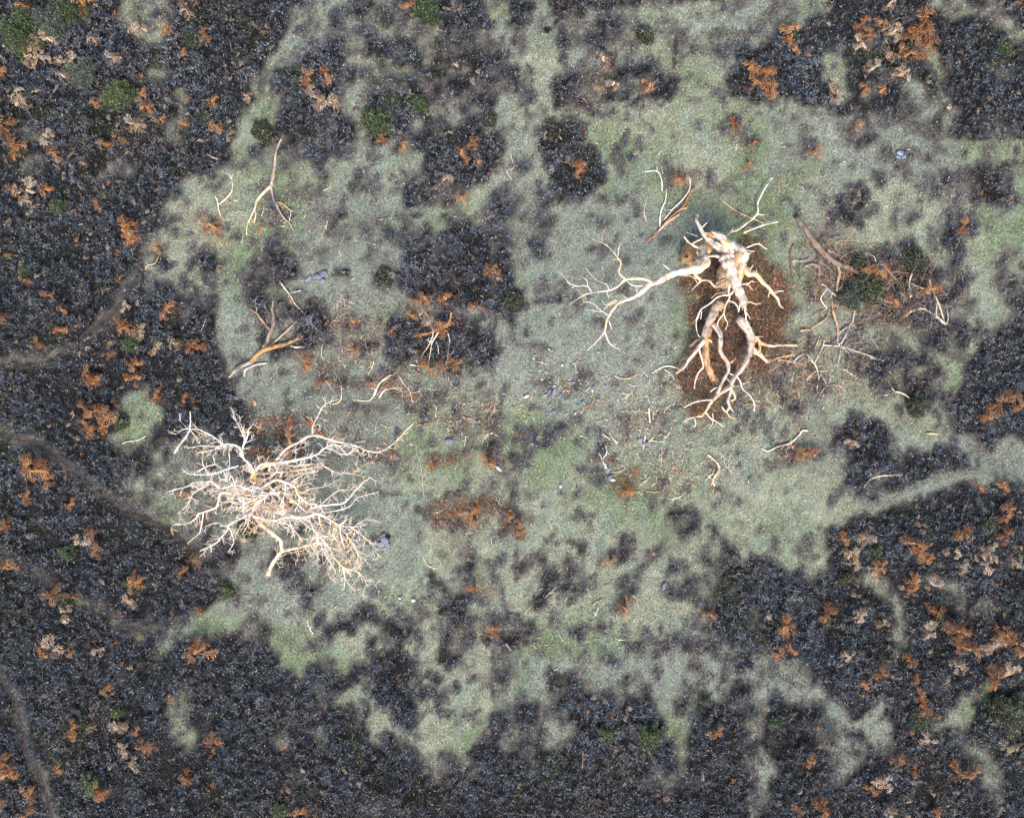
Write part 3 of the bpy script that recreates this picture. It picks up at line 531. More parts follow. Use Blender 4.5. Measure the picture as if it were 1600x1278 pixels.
# ---------------------------------------------------------------- right dead tree
BONE = (.80, .74, .65); BUFF = (.74, .61, .45)
def right_tree():
    bx, by = w2(1122, 425, 0); org = (bx, by, 0)
    root = empty('dead_tree', org, 'gnarled dead tree with thick cream limbs and a broken pale stump, right of the clearing', 'tree')
    def off(o): o.location = (-bx, -by, 0); return o
    mb = MB()
    limb(mb, fE([(745, 800), (750, 700), (790, 600), (860, 520), (930, 470)], [-.2, .7, 1.7, 2.7, 3.4]), .62, .48, (.62, .5, .36), 14, wob=.12)
    limb(mb, fE([(930, 540), (960, 500), (960, 450), (930, 410)], [3.0, 3.5, 3.6, 3.5]), .42, .3, BONE, 12, wob=.15)
    off(mb.build('trunk', M_wood, root))
    mb = MB()   # thick broken butt with a knot hole
    limb(mb, fE([(420, 400), (370, 430), (330, 460), (290, 490)], [-.3, .0, .3, .5]), .75, .66, (.60, .44, .27), 16, wob=.08)
    limb(mb, fE([(560, 350), (470, 370), (400, 420)], [1.3, 1.0, .6]), .40, .5, (.60, .44, .27), 12, wob=.1)
    limb(mb, fE([(400, 560), (420, 520), (400, 480)], [1.0, 1.5, 1.8]), .3, .26, GREY, 10, wob=.1)
    s = off(mb.build('stump', M_wood, root)); s['label'] = 'pale tan broken stump with a dark knot hole'
    mb = MB(); hx = fE([(262, 480), (256, 488), (266, 500)], [1.12, 1.2, 1.12]); mb.tube(hx, [.07, .12, .05], (.05, .035, .025), 8)  # solid dark plug: the shade inside the hole is put into its colour
    off(mb.build('knot_hole_shade', M_wood, root))
    L = [
     (fE,[(740,500),(800,640),(850,780),(900,900),(950,1000),(980,1080)],[3.2,3.7,4.1],.36,.19,BONE,.1,.4),
     (fE,[(950,560),(930,640),(935,720),(920,800)],[3.3,3.3,3.0],.32,.12,BUFF,0,.3),
     (fE,[(900,480),(760,400),(660,360),(590,320),(540,275),(480,215),(430,120),(385,30)],[3.3,3.0,2.7,2.5],.30,.07,BONE,.1,.4),
     (fE,[(950,430),(850,360),(760,310),(700,250),(630,215)],[3.5,3.2,2.9],.28,.22,BONE,.1,.4),
     (fE,[(620,230),(560,215),(500,200)],[2.8,2.6],.18,.10,TAN,.3,.3),
     (fE,[(500,240),(450,180),(410,100),(370,30)],[2.4,2.4],.13,.05,PALEGREY,.6,.5),
     (fE,[(460,120),(520,60)],[2.4,2.5],.05,.02,BONE,0,.4),
     (fE,[(900,540),(760,520),(650,490),(590,480),(530,490)],[3.2,3.1,3.0],.13,.05,BONE,.2,.3),
     (fE,[(860,500),(760,470),(690,430),(640,400)],[3.0,2.9],.10,.06,TAN,.2,.3),
     (fE,[(900,560),(980,640),(1050,700),(1120,700),(1200,790),(1290,880),(1340,950),(1400,1020),(1430,1100),(1470,1130)],[3.3,3.6,3.5,3.2],.24,.035,BUFF,.5,.4),
     (fE,[(1350,960),(1410,920),(1475,920)],[3.3,3.4],.05,.02,BONE,.5,.25),
     (fE,[(1300,900),(1290,960),(1280,1000)],[3.3,3.1],.04,.02,BUFF,0,.2),
     (fE,[(1030,680),(1070,630),(1095,590)],[3.5,3.7],.05,.02,BUFF,.5,.2),
     (fE,[(1110,700),(1140,655)],[3.5,3.7],.04,.02,BONE,0,.2),
     (fE,[(470,370),(490,470),(510,560),(430,640),(330,650),(230,670),(80,690),(0,755)],[1.9,2.8,3.1,3.2],.26,.19,BONE,0,.4),
     (fE,[(390,650),(370,720),(420,760),(440,790)],[3.0,2.8],.15,.06,BONE,.5,.4),
     (fE,[(230,720),(310,730),(370,770),(400,830)],[2.6,2.6],.04,.03,TAN,1,.3),
     (fE,[(780,790),(720,820),(650,860),(600,850),(540,790),(440,790),(400,830),(330,905)],[2.3,2.6,2.7,2.6],.11,.035,BUFF,.6,.3),
     (fE,[(750,760),(680,790),(620,840)],[2.4,2.5],.08,.06,TAN,.4,.3),
     (fE,[(230,240),(290,310),(380,370),(430,390)],[2.0,2.0],.055,.08,BUFF,.4,.3),
     (fE,[(250,180),(330,210),(400,235)],[1.8,1.9],.025,.03,GREY,.3,.3),
     (fE,[(330,330),(400,290),(460,260)],[2.0,2.1],.035,.05,BONE,.4,.3),
     (fE,[(850,120),(810,190),(760,230)],[1.9,1.8],.025,.04,BONE,.3,.3),
     (fE,[(970,400),(1050,360),(1100,340),(1155,330),(1210,360),(1265,400)],[3.3,3.4],.06,.022,BONE,.8,.3),
     (fE,[(975,425),(1040,415),(1110,425)],[3.3,3.3],.035,.018,BONE,.3,.2),
     (fE,[(1000,530),(1030,470),(1070,430)],[3.3,3.4],.05,.02,BUFF,.3,.2),
     (fE,[(915,840),(980,830),(1040,820),(1070,795),(1105,805)],[3.3,3.2],.05,.025,BONE,.7,.25),
     (fE,[(1020,830),(1055,870),(1085,910)],[3.1,3.0],.05,.02,TAN,.5,.2),
     (fE,[(990,1070),(1060,1055),(1120,1080),(1190,1070)],[4.0,3.9],.07,.02,BUFF,.3,.3),
     (fE,[(940,1050),(925,1110),(908,1185)],[4.0,3.7],.07,.025,BONE,.4,.2),
     (fE,[(970,1070),(990,1150),(1000,1200),(1005,1270),(1030,1350)],[4.0,3.5,3.2],.07,.03,BONE,.5,.3),
     (fG,[(800,110),(820,170),(850,210),(852,235)],[3.3,3.1],.035,.02,BONE,.5,.3),
     (fE,[(1000,1180),(1040,1230),(1050,1270)],[3.5,3.3],.035,.015,BONE,.5,.2),
     (fE,[(800,830),(790,900),(790,960),(800,1000),(760,1070),(740,1130),(725,1200)],[3.6,3.5,3.3],.08,.04,BONE,.3,.3),
     (fG,[(585,0),(580,65),(545,110),(522,150),(522,190)],[3.3,2.9],.045,.02,BONE,.4,.3),
     (fG,[(580,65),(600,125),(620,155),(598,225)],[3.2,2.8],.04,.02,BONE,.4,.3),
     (fE,[(850,920),(800,970),(730,970),(640,1000),(560,1070),(440,1150),(410,1230),(390,1280)],[3.6,3.2,2.9],.06,.03,BONE,.5,.35),
     (fE,[(780,900),(740,940),(640,950),(570,1010)],[3.4,3.1],.035,.018,TAN,.4,.3),
     (fG,[(350,30),(310,110),(306,200),(325,280),(350,300)],[2.9,2.3],.035,.015,BONE,.4,.3),
     (fG,[(360,40),(350,120)],[2.9,2.7],.03,.015,BONE,.4,.3),
     (fE,[(790,1040),(850,1060),(890,1100),(910,1150)],[2.4,2.3],.06,.05,PALEGREY,0,.3),
     (fB,[(750,772),(700,803),(660,815),(610,858),(560,900),(500,920),(445,945),(400,1000),(370,1060),(355,1130),(310,1190),(240,1255)],[3.2,2.9,2.3,1.4],.17,.022,BONE,.55,.5),
     (fB,[(670,808),(620,785),(540,780),(490,790),(440,835),(380,860),(300,870),(230,885),(180,915),(130,945)],[3.1,2.8,2.2],.10,.02,BONE,.6,.5),
     (fB,[(358,1130),(385,1200),(420,1230),(460,1250)],[1.9,1.4],.045,.016,BONE,1,.4),
     (fB,[(490,780),(450,740),(465,680),(440,640),(400,590),(350,550),(270,520)],[2.9,2.6],.05,.016,BUFF,.9,.4),
     (fB,[(445,630),(450,580),(465,545)],[2.7,2.7],.03,.015,BONE,.5,.2),
     (fB,[(465,660),(425,655),(400,660)],[2.7,2.6],.03,.015,TAN,3,.3),
     (fB,[(340,540),(340,500),(370,430)],[2.7,2.7],.02,.012,TAN,1,.3),
     (fB,[(270,868),(240,830),(180,830),(120,810),(100,780),(50,730)],[2.5,2.1],.04,.015,BONE,.6,.3),
     (fB,[(245,830),(240,795),(215,775)],[2.4,2.5],.025,.013,BONE,0,.3),
     (fB,[(385,855),(370,820),(330,805),(290,780),(235,715)],[2.7,2.6],.035,.016,BONE,.8,.3),
     (fB,[(215,930),(210,880),(175,850)],[2.1,2.2],.02,.012,TAN,0,.3),
     (fB,[(445,930),(410,945),(380,960),(350,985)],[2.4,2.4],.04,.018,BONE,.6,.3),
     (fB,[(445,932),(420,925),(365,955),(340,925)],[2.4,2.4],.03,.015,BONE,.5,.3),
     (fB,[(375,1020),(320,980),(270,940),(215,935)],[2.3,2.1],.035,.014,BONE,.8,.3),
     (fB,[(350,1000),(280,990),(225,985)],[2.3,2.1],.03,.014,BONE,.5,.3),
     (fB,[(640,825),(590,830),(540,825),(500,795)],[2.9,2.8],.045,.022,BONE,.4,.3),
     (fB,[(795,735),(770,710),(742,690)],[3.1,3.2],.04,.025,BONE,0,.3),
     (fB,[(385,1060),(405,1115)],[2.1,1.9],.03,.018,BONE,0,.3),
     (fG,[(540,-40),(500,30),(470,90),(430,170),(395,260),(375,330),(310,430),(250,510),(180,580),(120,650)],[1.5,1.4,1.2,.9,.4],.34,.05,(.44,.38,.32),.15,.4),
     (fG,[(380,330),(330,400),(280,470),(230,520),(190,600),(105,660)],[1.5,1.3,.6],.15,.04,BONE,.3,.3),
     (fG,[(330,400),(345,460),(375,590),(330,650),(300,720),(285,810)],[1.3,1.0,.5],.08,.04,BONE,.2,.3),
     (fG,[(430,190),(410,320),(398,440),(415,560),(450,650),(485,725)],[1.1,.7,.3],.27,.2,(.56,.38,.22),.15,.3),
     (fG,[(480,170),(540,260),(550,340),(545,430),(590,510),(625,570),(622,650),(570,740),(530,830),(518,860)],[1.4,1.3,1.0],.17,.08,PALEGREY,.15,.3),
     (fG,[(360,320),(300,350),(262,378)],[1.1,.9],.11,.09,TAN,.2,.3),
     (fG,[(430,320),(460,350)],[1.3,1.3],.09,.06,BUFF,0,.3),
     (fG,[(745,120),(790,190),(835,260),(850,330),(850,410),(820,500),(770,600),(700,680),(655,770),(650,850),(620,930),(640,990),(680,1050)],[1.5,1.4,1.0,.5],.30,.06,(.50,.45,.40),.12,.3),
     (fG,[(650,800),(690,880),(690,920),(650,935)],[.8,.6],.07,.06,BUFF,0,.3),
     (fG,[(640,990),(600,1040),(560,990)],[.6,.6],.08,.05,BUFF,.5,.3),
     (fG,[(600,1030),(640,1090),(700,1120)],[.5,.3],.05,.025,TAN,1,.4),
     (fG,[(850,410),(890,440),(940,470),(1010,545)],[1.2,.9,.6],.24,.10,BUFF,.8,.4),
     (fG,[(880,290),(930,330),(940,400),(930,460)],[1.2,1.0],.12,.10,TAN,.2,.3),
     (fG,[(865,290),(900,295),(975,295)],[1.6,1.7],.05,.03,PALEGREY,0,.3),
     (fG,[(650,790),(560,850),(500,900),(440,970),(400,1040),(350,1095)],[1.0,.7,.4],.13,.05,BUFF,.3,.3),
     (fG,[(370,1085),(300,1095),(230,1115),(170,1150)],[.5,.3],.045,.02,BONE,1.4,.4),
     (fG,[(400,1050),(450,1110),(520,1150),(590,1195)],[.5,.3],.05,.018,BONE,1.0,.4),
     (fG,[(470,1060),(475,1120),(460,1180),(425,1220)],[.5,.3],.035,.018,BUFF,.8,.3),
     (fG,[(290,1110),(300,1170),(280,1200)],[.4,.2],.03,.015,BONE,.8,.3),
     (fG,[(470,925),(380,930),(300,945),(240,970),(185,1000)],[.7,.4],.045,.03,BONE,.1,.3),
     (fG,[(880,310),(940,350),(1050,385),(1150,378),(1310,382)],[.9,.5,.3],.11,.06,BUFF,.3,.4),
     (fG,[(635,660),(700,690),(745,740),(770,820),(840,880),(890,970),(880,1040)],[1.2,.8,.4],.045,.03,BONE,.3,.3),
     (fG,[(600,700),(640,740),(680,790)],[1.1,1.0],.035,.03,PALEGREY,0,.3),
     (fG,[(450,840),(490,810),(525,800)],[.9,.9],.04,.03,BONE,0,.3),
     (fG,[(640,560),(680,530),(700,505)],[.9,.9],.06,.03,TAN,0,.3)]
    for fr, pts, zs, r0, r1, col, tw, tl in L:
        mb = MB(); limb(mb, fr(pts, zs), r0, r1, col, 12 if r0 > .15 else 7, tw, tl, tr=.024, wob=.22); off(mb.build('branch', M_wood, root))
right_tree()

# ---------------------------------------------------------------- fallen branches, each a thing of its own
def fallen(name, label, cat, parts, z=.0, extra=0):
    """parts: (frame, pts, r0, r1, colour, twig density, twig length); first one is the main stem"""
    mb = MB(); first = None; main = max(max(p[2], p[3]) for p in parts)
    for fr, pts, r0, r1, col, tw, tl in parts:
        P = []; n = len(pts)
        for i, (x, y, _) in enumerate(fr(pts, [0, 0])):
            lift = main * .9 + extra + .10 * math.sin(math.pi * i / max(1, n - 1)) + z
            P.append((x, y, float(gz(x, y)) + lift))
        if first is None: first = P[len(P) // 2]
        limb(mb, P, r0, r1, col, 9 if r0 > .1 else 6, tw * 1.3 + .35, tl * 1.2, tr=.016, wob=.25, tcol=random.choice([col, col, GREY, (.5, .36, .26)]))
    o = mb.build(name, M_wood, None, (first[0], first[1], float(gz(first[0], first[1]))))
    return tag(o, label, cat)
FB = 'fallen_branch'
fallen(FB, 'long forked Y-shaped grey-brown branch lying in the upper left of the clearing', 'branch', [
 (fH,[(705,115),(670,200),(650,300),(645,380),(620,500),(605,580)],.06,.10,(.5,.42,.36),.1,.3),
 (fH,[(605,580),(540,640),(470,720),(440,820),(400,900),(365,970),(355,1070)],.10,.04,CREAM,.3,.4),
 (fH,[(600,590),(620,690),(660,780),(720,890),(790,960),(830,1030)],.10,.03,PALEGREY,.4,.4),
 (fH,[(650,740),(730,770),(790,825),(830,835)],.04,.03,TAN,.4,.3),(fH,[(445,830),(450,880),(430,950)],.04,.03,CREAM,0,.3)])
fallen(FB, 'thin pale curved branch with a clawed tip, left of the Y-shaped branch', 'branch', [
 (fH,[(205,510),(215,610),(170,690),(80,760)],.03,.04,CREAM,.1,.3),(fH,[(205,510),(180,470),(140,455)],.025,.015,WHITE,1.5,.2),(fH,[(205,515),(210,460)],.025,.015,WHITE,1,.2),(fH,[(195,490),(185,435)],.02,.015,WHITE,1,.2),
 (fH,[(40,675),(70,750),(80,830),(105,900)],.045,.025,CREAM,.6,.3)])
fallen(FB, 'thick forked orange-brown limb with a grey splintered butt, left of the clearing', 'branch', [
 (fI,[(340,1060),(430,970),(520,930),(600,910),(700,880),(830,820)],.14,.12,(.50,.34,.17),.3,.4),(fI,[(125,1215),(180,1155),(240,1110),(340,1060)],.06,.14,(.40,.41,.44),0,.3),
 (fI,[(470,920),(520,820),(550,740),(575,650),(550,540)],.12,.09,(.30,.26,.23),.2,.3),(fI,[(550,540),(565,480),(565,420)],.06,.05,GREY,.2,.3),(fI,[(545,750),(450,640),(400,570),(325,535)],.09,.04,(.42,.31,.22),.6,.4),
 (fI,[(400,560),(390,450),(420,400)],.04,.02,GREY,2,.4),(fI,[(560,880),(640,810),(720,740),(795,655)],.05,.05,(.42,.33,.22),.1,.3),(fI,[(730,900),(800,915),(865,910)],.05,.035,WHITE,0,.3),
 (fI,[(470,500),(530,580)],.04,.05,GREY,.3,.3)])
fallen(FB, 'short curved silver-grey branch lying beside the splintered butt', 'branch', [(fI,[(270,1200),(290,1140),(380,1090),(500,1070)],.09,.06,(.58,.56,.58),.0,.3)])
fallen(FB, 'narrow crooked branch, orange to white, above the thick orange-brown forked limb', 'branch', [(fI,[(610,240),(680,330),(740,410),(770,470),(860,565)],.06,.035,CREAM,.2,.3),(fI,[(720,370),(780,365),(845,345)],.035,.03,WHITE,0,.3),(fI,[(710,390),(730,450),(760,490)],.05,.04,TAN,.4,.3)])
fallen(FB, 'brown branch with drooping white twigs resting in the bracken, centre left', 'branch', [
 (fJ,[(930,180),(920,240),(900,290),(800,350),(680,400),(540,425)],.09,.03,(.55,.36,.2),.4,.4),(fJ,[(750,370),(740,430),(700,520),(640,610),(630,660)],.045,.02,WHITE,.5,.4),(fJ,[(800,380),(740,480),(725,560),(700,690)],.05,.02,WHITE,.6,.4),
 (fJ,[(780,470),(800,540),(800,590)],.035,.02,WHITE,.3,.3),(fJ,[(895,390),(915,470),(900,540),(895,630)],.04,.012,WHITE,.3,.3)])
fallen(FB, 'short forked pale stick below the drooping white twigs', 'branch', [(fJ,[(520,700),(600,715),(680,715)],.05,.03,CREAM,.3,.3),(fJ,[(575,655),(605,705)],.03,.03,CREAM,0,.3)])
fallen(FB, 'bushy bent branch with many pale twigs, right above the left dead tree', 'branch', [
 (fJ,[(-60,1050),(0,1060),(110,1060),(150,1020),(170,960),(230,870),(300,820),(360,800),(390,770),(400,740)],.03,.03,CREAM,.5,.4),(fJ,[(160,1010),(210,900),(270,850),(350,830)],.05,.03,WHITE,.6,.4),(fJ,[(210,1030),(260,960),(330,940),(440,935)],.045,.02,WHITE,.8,.4),
 (fJ,[(190,1000),(250,930),(350,870),(400,850)],.05,.03,(.4,.26,.18),.8,.5),(fJ,[(400,800),(440,870),(480,920),(520,980),(540,1080)],.035,.02,CREAM,.8,.4),(fJ,[(500,900),(520,980),(620,970)],.025,.02,CREAM,.8,.3)])
fallen(FB, 'split rust and cream branch with two long side shoots, upper left of the gnarled tree', 'branch', [
 (fB,[(940,185),(905,240),(880,300),(800,370),(740,430),(690,490),(625,545)],.09,.035,(.5,.26,.14),.2,.3),(fB,[(845,360),(800,390),(750,430),(700,480)],.07,.07,(.75,.55,.45),.4,.3),(fB,[(900,315),(850,330),(800,370)],.05,.05,OCHRE,.3,.2),
 (fB,[(915,110),(915,190),(870,260),(800,330),(750,390)],.03,.04,WHITE,.1,.3),(fB,[(762,190),(755,270),(725,340),(720,440)],.03,.045,WHITE,.15,.3)])
fallen(FB, 'slim white twig with a crossed top, just above the split rust branch', 'branch', [(fB,[(625,75),(700,75),(730,130),(735,200)],.03,.035,WHITE,.2,.2),(fB,[(705,75),(700,40)],.03,.02,WHITE,0,.2),(fB,[(740,90),(732,40)],.025,.02,PALEGREY,0,.2)])
fallen(FB, 'long forked white branch reaching up and right from the top of the gnarled tree', 'branch', [
 (fB,[(1450,125),(1400,200),(1355,290),(1350,360),(1290,420),(1225,465),(1180,480)],.035,.07,WHITE,.2,.4),(fB,[(1350,365),(1390,370)],.03,.03,WHITE,0,.2),(fB,[(1490,415),(1420,430),(1330,460),(1265,485)],.03,.07,WHITE,.15,.3)], extra=.3)
fallen(FB, 'thin tan stick crossing under the forked white branch', 'branch', [(fB,[(1130,265),(1210,330),(1290,370),(1400,415)],.04,.04,TAN,.2,.3)])
fallen(FB, 'short dark grey stick leaning right of the forked white branch', 'branch', [(fB,[(1400,345),(1425,420)],.03,.03,GREY,.2,.2)])
fallen(FB, 'massive grey-brown fallen limb running down into the green shrub, right side', 'branch', [
 (fD,[(105,100),(160,180),(230,280),(310,370),(400,430),(480,450)],.19,.16,(.22,.185,.165),.5,.5),(fD,[(480,450),(540,500),(600,590),(660,640),(720,690)],.15,.05,(.22,.185,.16),.7,.6),
 (fD,[(395,440),(405,500),(390,560),(390,620)],.1,.05,(.5,.42,.33),.2,.3),(fD,[(540,490),(600,460),(670,430),(720,440),(760,490),(830,560)],.10,.05,(.30,.24,.18),.9,.6),(fD,[(330,335),(370,350)],.06,.04,BLUEG,0,.2),
 (fD,[(670,430),(650,380),(620,360)],.04,.02,CREAM,.8,.3),(fD,[(660,650),(700,680),(760,700),(820,705)],.05,.05,PALEGREY,.3,.3)], extra=.12)
fallen(FB, 'cream bent limb ending in a sharp V tip, right of the green shrub', 'branch', [
 (fD,[(820,740),(880,790),(920,760),(1010,745),(1080,780),(1130,820),(1180,855)],.05,.11,(.62,.54,.42),.2,.3),(fD,[(1180,855),(1185,810),(1182,748)],.06,.03,(.5,.48,.46),0,.3),(fD,[(1165,830),(1130,740),(1100,670),(1065,590),(1055,530)],.05,.05,(.6,.54,.42),.1,.3),
 (fD,[(1130,815),(1100,780),(1110,690)],.06,.05,PALEGREY,0,.3)])
fallen(FB, 'thin cream stick standing out of the bracken behind the green shrub', 'branch', [(fD,[(920,500),(895,560),(910,660)],.035,.05,CREAM,.3,.3),(fD,[(880,560),(930,580),(1000,605)],.05,.04,TAN,.3,.3)], extra=.3)
fallen(FB, 'hooked grey driftwood-like branch left of the massive fallen limb', 'branch', [(fD,[(170,440),(230,430),(270,460),(265,550)],.10,.09,(.42,.38,.34),.1,.3),(fD,[(80,400),(140,405),(190,390)],.05,.04,GREY,.6,.4)])
fallen(FB, 'long thin dark red-brown curved branch between the gnarled tree and the grey limb', 'branch', [(fD,[(90,280),(65,350),(75,480),(110,590),(170,650),(230,690)],.05,.03,(.2,.11,.09),.4,.4)])
fallen(FB, 'white forked twig hanging at the left edge of the green shrub', 'branch', [(fD,[(280,570),(315,600),(270,670),(290,710),(315,740)],.03,.03,WHITE,.2,.3),(fD,[(315,600),(350,640),(330,680)],.03,.02,(.75,.68,.72),.2,.3),(fD,[(320,605),(390,660)],.03,.02,WHITE,.1,.2)], extra=.3)
fallen(FB, 'knobbly tan and white branch forking below the green shrub', 'branch', [
 (fD,[(360,650),(370,760),(400,870),(405,930)],.08,.06,TAN,.3,.3),(fD,[(530,740),(515,800),(500,850),(420,910),(400,960),(410,1000)],.06,.04,(.6,.5,.42),.3,.3),(fD,[(500,850),(460,930),(430,990)],.03,.04,WHITE,.3,.3),(fD,[(350,750),(310,820),(220,880)],.05,.04,TAN,.1,.3)])
fallen(FB, 'grey star-shaped root crown with spreading arms below the green shrub', 'branch', [
 (fD,[(300,1000),(350,1005),(420,1005)],.05,.06,(.5,.5,.52),.2,.3),(fD,[(430,1005),(520,1040),(600,1065),(730,1110)],.06,.05,(.52,.48,.46),.4,.4),(fD,[(430,1010),(480,1060),(500,1140)],.05,.03,PALEGREY,1,.4),(fD,[(425,1010),(415,1080),(400,1150)],.04,.02,PALEGREY,1,.4),(fD,[(640,1090),(690,1100),(735,1112)],.07,.04,CREAM,.2,.3),(fD,[(420,1000),(400,960),(410,930)],.04,.03,WHITE,.3,.3)])
fallen(FB, 'short orange-cream broken stick lying level, left of the root crown', 'branch', [(fK,[(645,95),(690,92),(750,90)],.07,.05,(.62,.45,.3),0,.3)])
fallen(FB, 'thin upright tan stick with a straight shaft, left of the grey root crown', 'branch', [(fK,[(820,130),(800,190),(770,270)],.035,.04,TAN,.1,.3)])
fallen(FB, 'long cream stick leaning beside the straight tan stick', 'branch', [(fK,[(862,165),(850,220),(820,290),(775,390)],.03,.035,CREAM,.1,.3)])
fallen(FB, 'crossed sticks forming a tall white and tan X, lower right of the gnarled tree', 'branch', [
 (fK,[(738,362),(770,400),(790,450),(803,510),(800,570),(790,620),(797,670)],.045,.035,CREAM,.2,.3),(fK,[(700,545),(740,495),(790,467),(875,463)],.035,.025,CREAM,.1,.3),(fK,[(810,470),(840,520),(880,580)],.045,.04,PALEGREY,.1,.3)])
fallen(FB, 'long thin tan stick below the crossed sticks', 'branch', [(fK,[(880,600),(830,650),(800,735)],.035,.03,(.6,.52,.38),.1,.3),(fK,[(890,600),(960,585),(1010,610),(1040,640)],.025,.015,PALEGREY,.2,.3)])
fallen(FB, 'forked pale branch with knobbly fingers lying above the bracken tuft, lower right', 'branch', [
 (fK,[(290,1165),(350,1190),(430,1150),(540,1120),(590,1080),(620,1050),(660,1005),(705,1005)],.035,.065,CREAM,.1,.3),(fK,[(540,1115),(520,1160),(510,1210)],.045,.02,CREAM,.5,.3),(fK,[(550,1115),(580,1170)],.04,.02,WHITE,.3,.2),(fK,[(640,1020),(620,960)],.04,.03,(.5,.24,.14),.6,.2),(fK,[(510,1125),(470,1170)],.03,.02,CREAM,.2,.2)])
fallen(FB, 'brown branch with a knotted cream head, tapering through the moss below the gnarled tree', 'branch', [(fK,[(350,370),(400,365),(480,365),(580,385),(690,405)],.04,.04,(.45,.36,.22),.3,.4),(fK,[(340,360),(440,345),(520,325),(600,310)],.04,.05,TAN,.2,.4),(fK,[(580,385),(620,335),(690,300)],.05,.03,WHITE,.2,.3)])
fallen(FB, 'thick S-shaped cream log lying in the grass below the gnarled tree', 'branch', [(fL,[(1190,705),(1240,745),(1285,800),(1300,860),(1270,910),(1235,960),(1255,1020)],.07,.05,CREAM,.7,.3),(fL,[(1290,790),(1290,860),(1240,940),(1225,1005)],.07,.05,(.68,.5,.32),.4,.3)])
fallen(FB, 'forked white twig over the dark heather strip in the middle of the clearing', 'branch', [(fL,[(97,680),(130,740),(160,810),(200,875)],.035,.05,(.7,.64,.66),0,.2),(fL,[(140,745),(180,680),(165,605)],.04,.025,WHITE,.2,.2),(fL,[(180,640),(190,590)],.025,.02,WHITE,0,.2)])
fallen(FB, 'bent orange stick right beside the dark heather strip', 'branch', [(fL,[(230,880),(310,875),(360,835)],.03,.04,TAN,.2,.2)])
fallen(FB, 'short peg-like tan stick with a side knob, above the curved twigs', 'branch', [(fL,[(600,240),(600,300),(610,380)],.055,.06,CREAM,0,.2),(fL,[(565,280),(600,290)],.04,.04,(.7,.5,.25),0,.2)])
fallen(FB, 'hooked cream twig in the grass below the peg-like stick', 'branch', [(fL,[(645,535),(600,575),(600,600)],.04,.03,CREAM,.2,.2),(fL,[(610,560),(690,575),(765,572)],.03,.025,CREAM,.2,.2)])
fallen(FB, 'pair of grey and orange twigs above the dark heather strip', 'branch', [(fL,[(140,500),(180,530),(210,550)],.04,.03,(.8,.7,.62),.2,.2),(fL,[(200,480),(240,540),(285,590)],.03,.05,CREAM,.2,.2)])
fallen(FB, 'long curved tan twig left of the gnarled tree', 'branch', [(fP,[(960,587),(972,592),(985,590),(998,583)],.045,.03,TAN,.5,.2)])
fallen(FB, 'arched white twig joined to the lower left foot of the gnarled tree', 'branch', [(fP,[(1019,583),(1032,575),(1043,572),(1060,575)],.025,.04,WHITE,.2,.3)])
fallen(FB, 'slender curved tan branch lying on dark heather near the right edge trail', 'branch', [(fP,[(1347,764),(1356,750),(1370,744),(1390,742),(1410,742)],.02,.045,CREAM,.1,.3)])
fallen(FB, 'brown twig with a pale kink lying across the heather, right of the clearing', 'branch', [(fP,[(1388,595),(1396,610),(1408,614),(1420,622),(1433,632)],.04,.04,CREAM,.2,.3)])
fallen(FB, 'small cut tan log end on the pale trail, right side', 'branch', [(fP,[(1446,677),(1462,678)],.07,.07,(.6,.54,.36),0,.2)])
fallen(FB, 'small brown forked branch under the upper right heather gap', 'branch', [(fP,[(1012,305),(1006,330),(1010,345)],.02,.02,CREAM,.2,.2)])
fallen(FB, 'bent pale twig left of the bushy branch above the left dead tree', 'branch', [(fP,[(530,590),(534,605),(533,625),(520,632)],.03,.035,CREAM,.2,.3)])
fallen(FB, 'drooping grey twig right of the tip of the left dead tree', 'branch', [(fP,[(636,696),(648,690),(652,708),(658,727),(662,770),(665,775)],.02,.02,PALEGREY,.1,.3)])
fallen(FB, 'curled white twig with a hook, upper centre beside the round heather patch', 'branch', [(fP,[(797,240),(803,262),(792,268),(800,282)],.03,.02,(.7,.62,.55),1,.3)])
fallen(FB, 'thin brown stick standing near the left heather edge of the clearing', 'branch', [(fP,[(316,516),(321,505),(325,492)],.035,.02,CREAM,.3,.2)])
fallen(FB, 'tan hooked twig at the upper left heather edge', 'branch', [(fP,[(227,422),(232,415),(243,412),(248,400)],.04,.03,TAN,.3,.2)])
fallen(FB, 'white curved stick lying on the small moss pocket in the left heather', 'branch', [(fP,[(190,694),(200,690),(216,688),(229,681)],.03,.025,(.72,.7,.68),.1,.2)])
fallen(FB, 'short white peg stick at the top of the left clearing', 'branch', [(fP,[(324,241),(332,246),(340,249)],.04,.025,(.72,.62,.5),0,.2)])
fallen(FB, 'forked pale stick in the grass between the two dead trees, below the stones', 'branch', [(fP,[(660,868),(668,882),(680,888)],.02,.025,CREAM,.1,.2)])
fallen(FB, 'upright tan stick in the bottom heather patch', 'branch', [(fP,[(911,1174),(910,1198)],.045,.04,TAN,0,.2)])

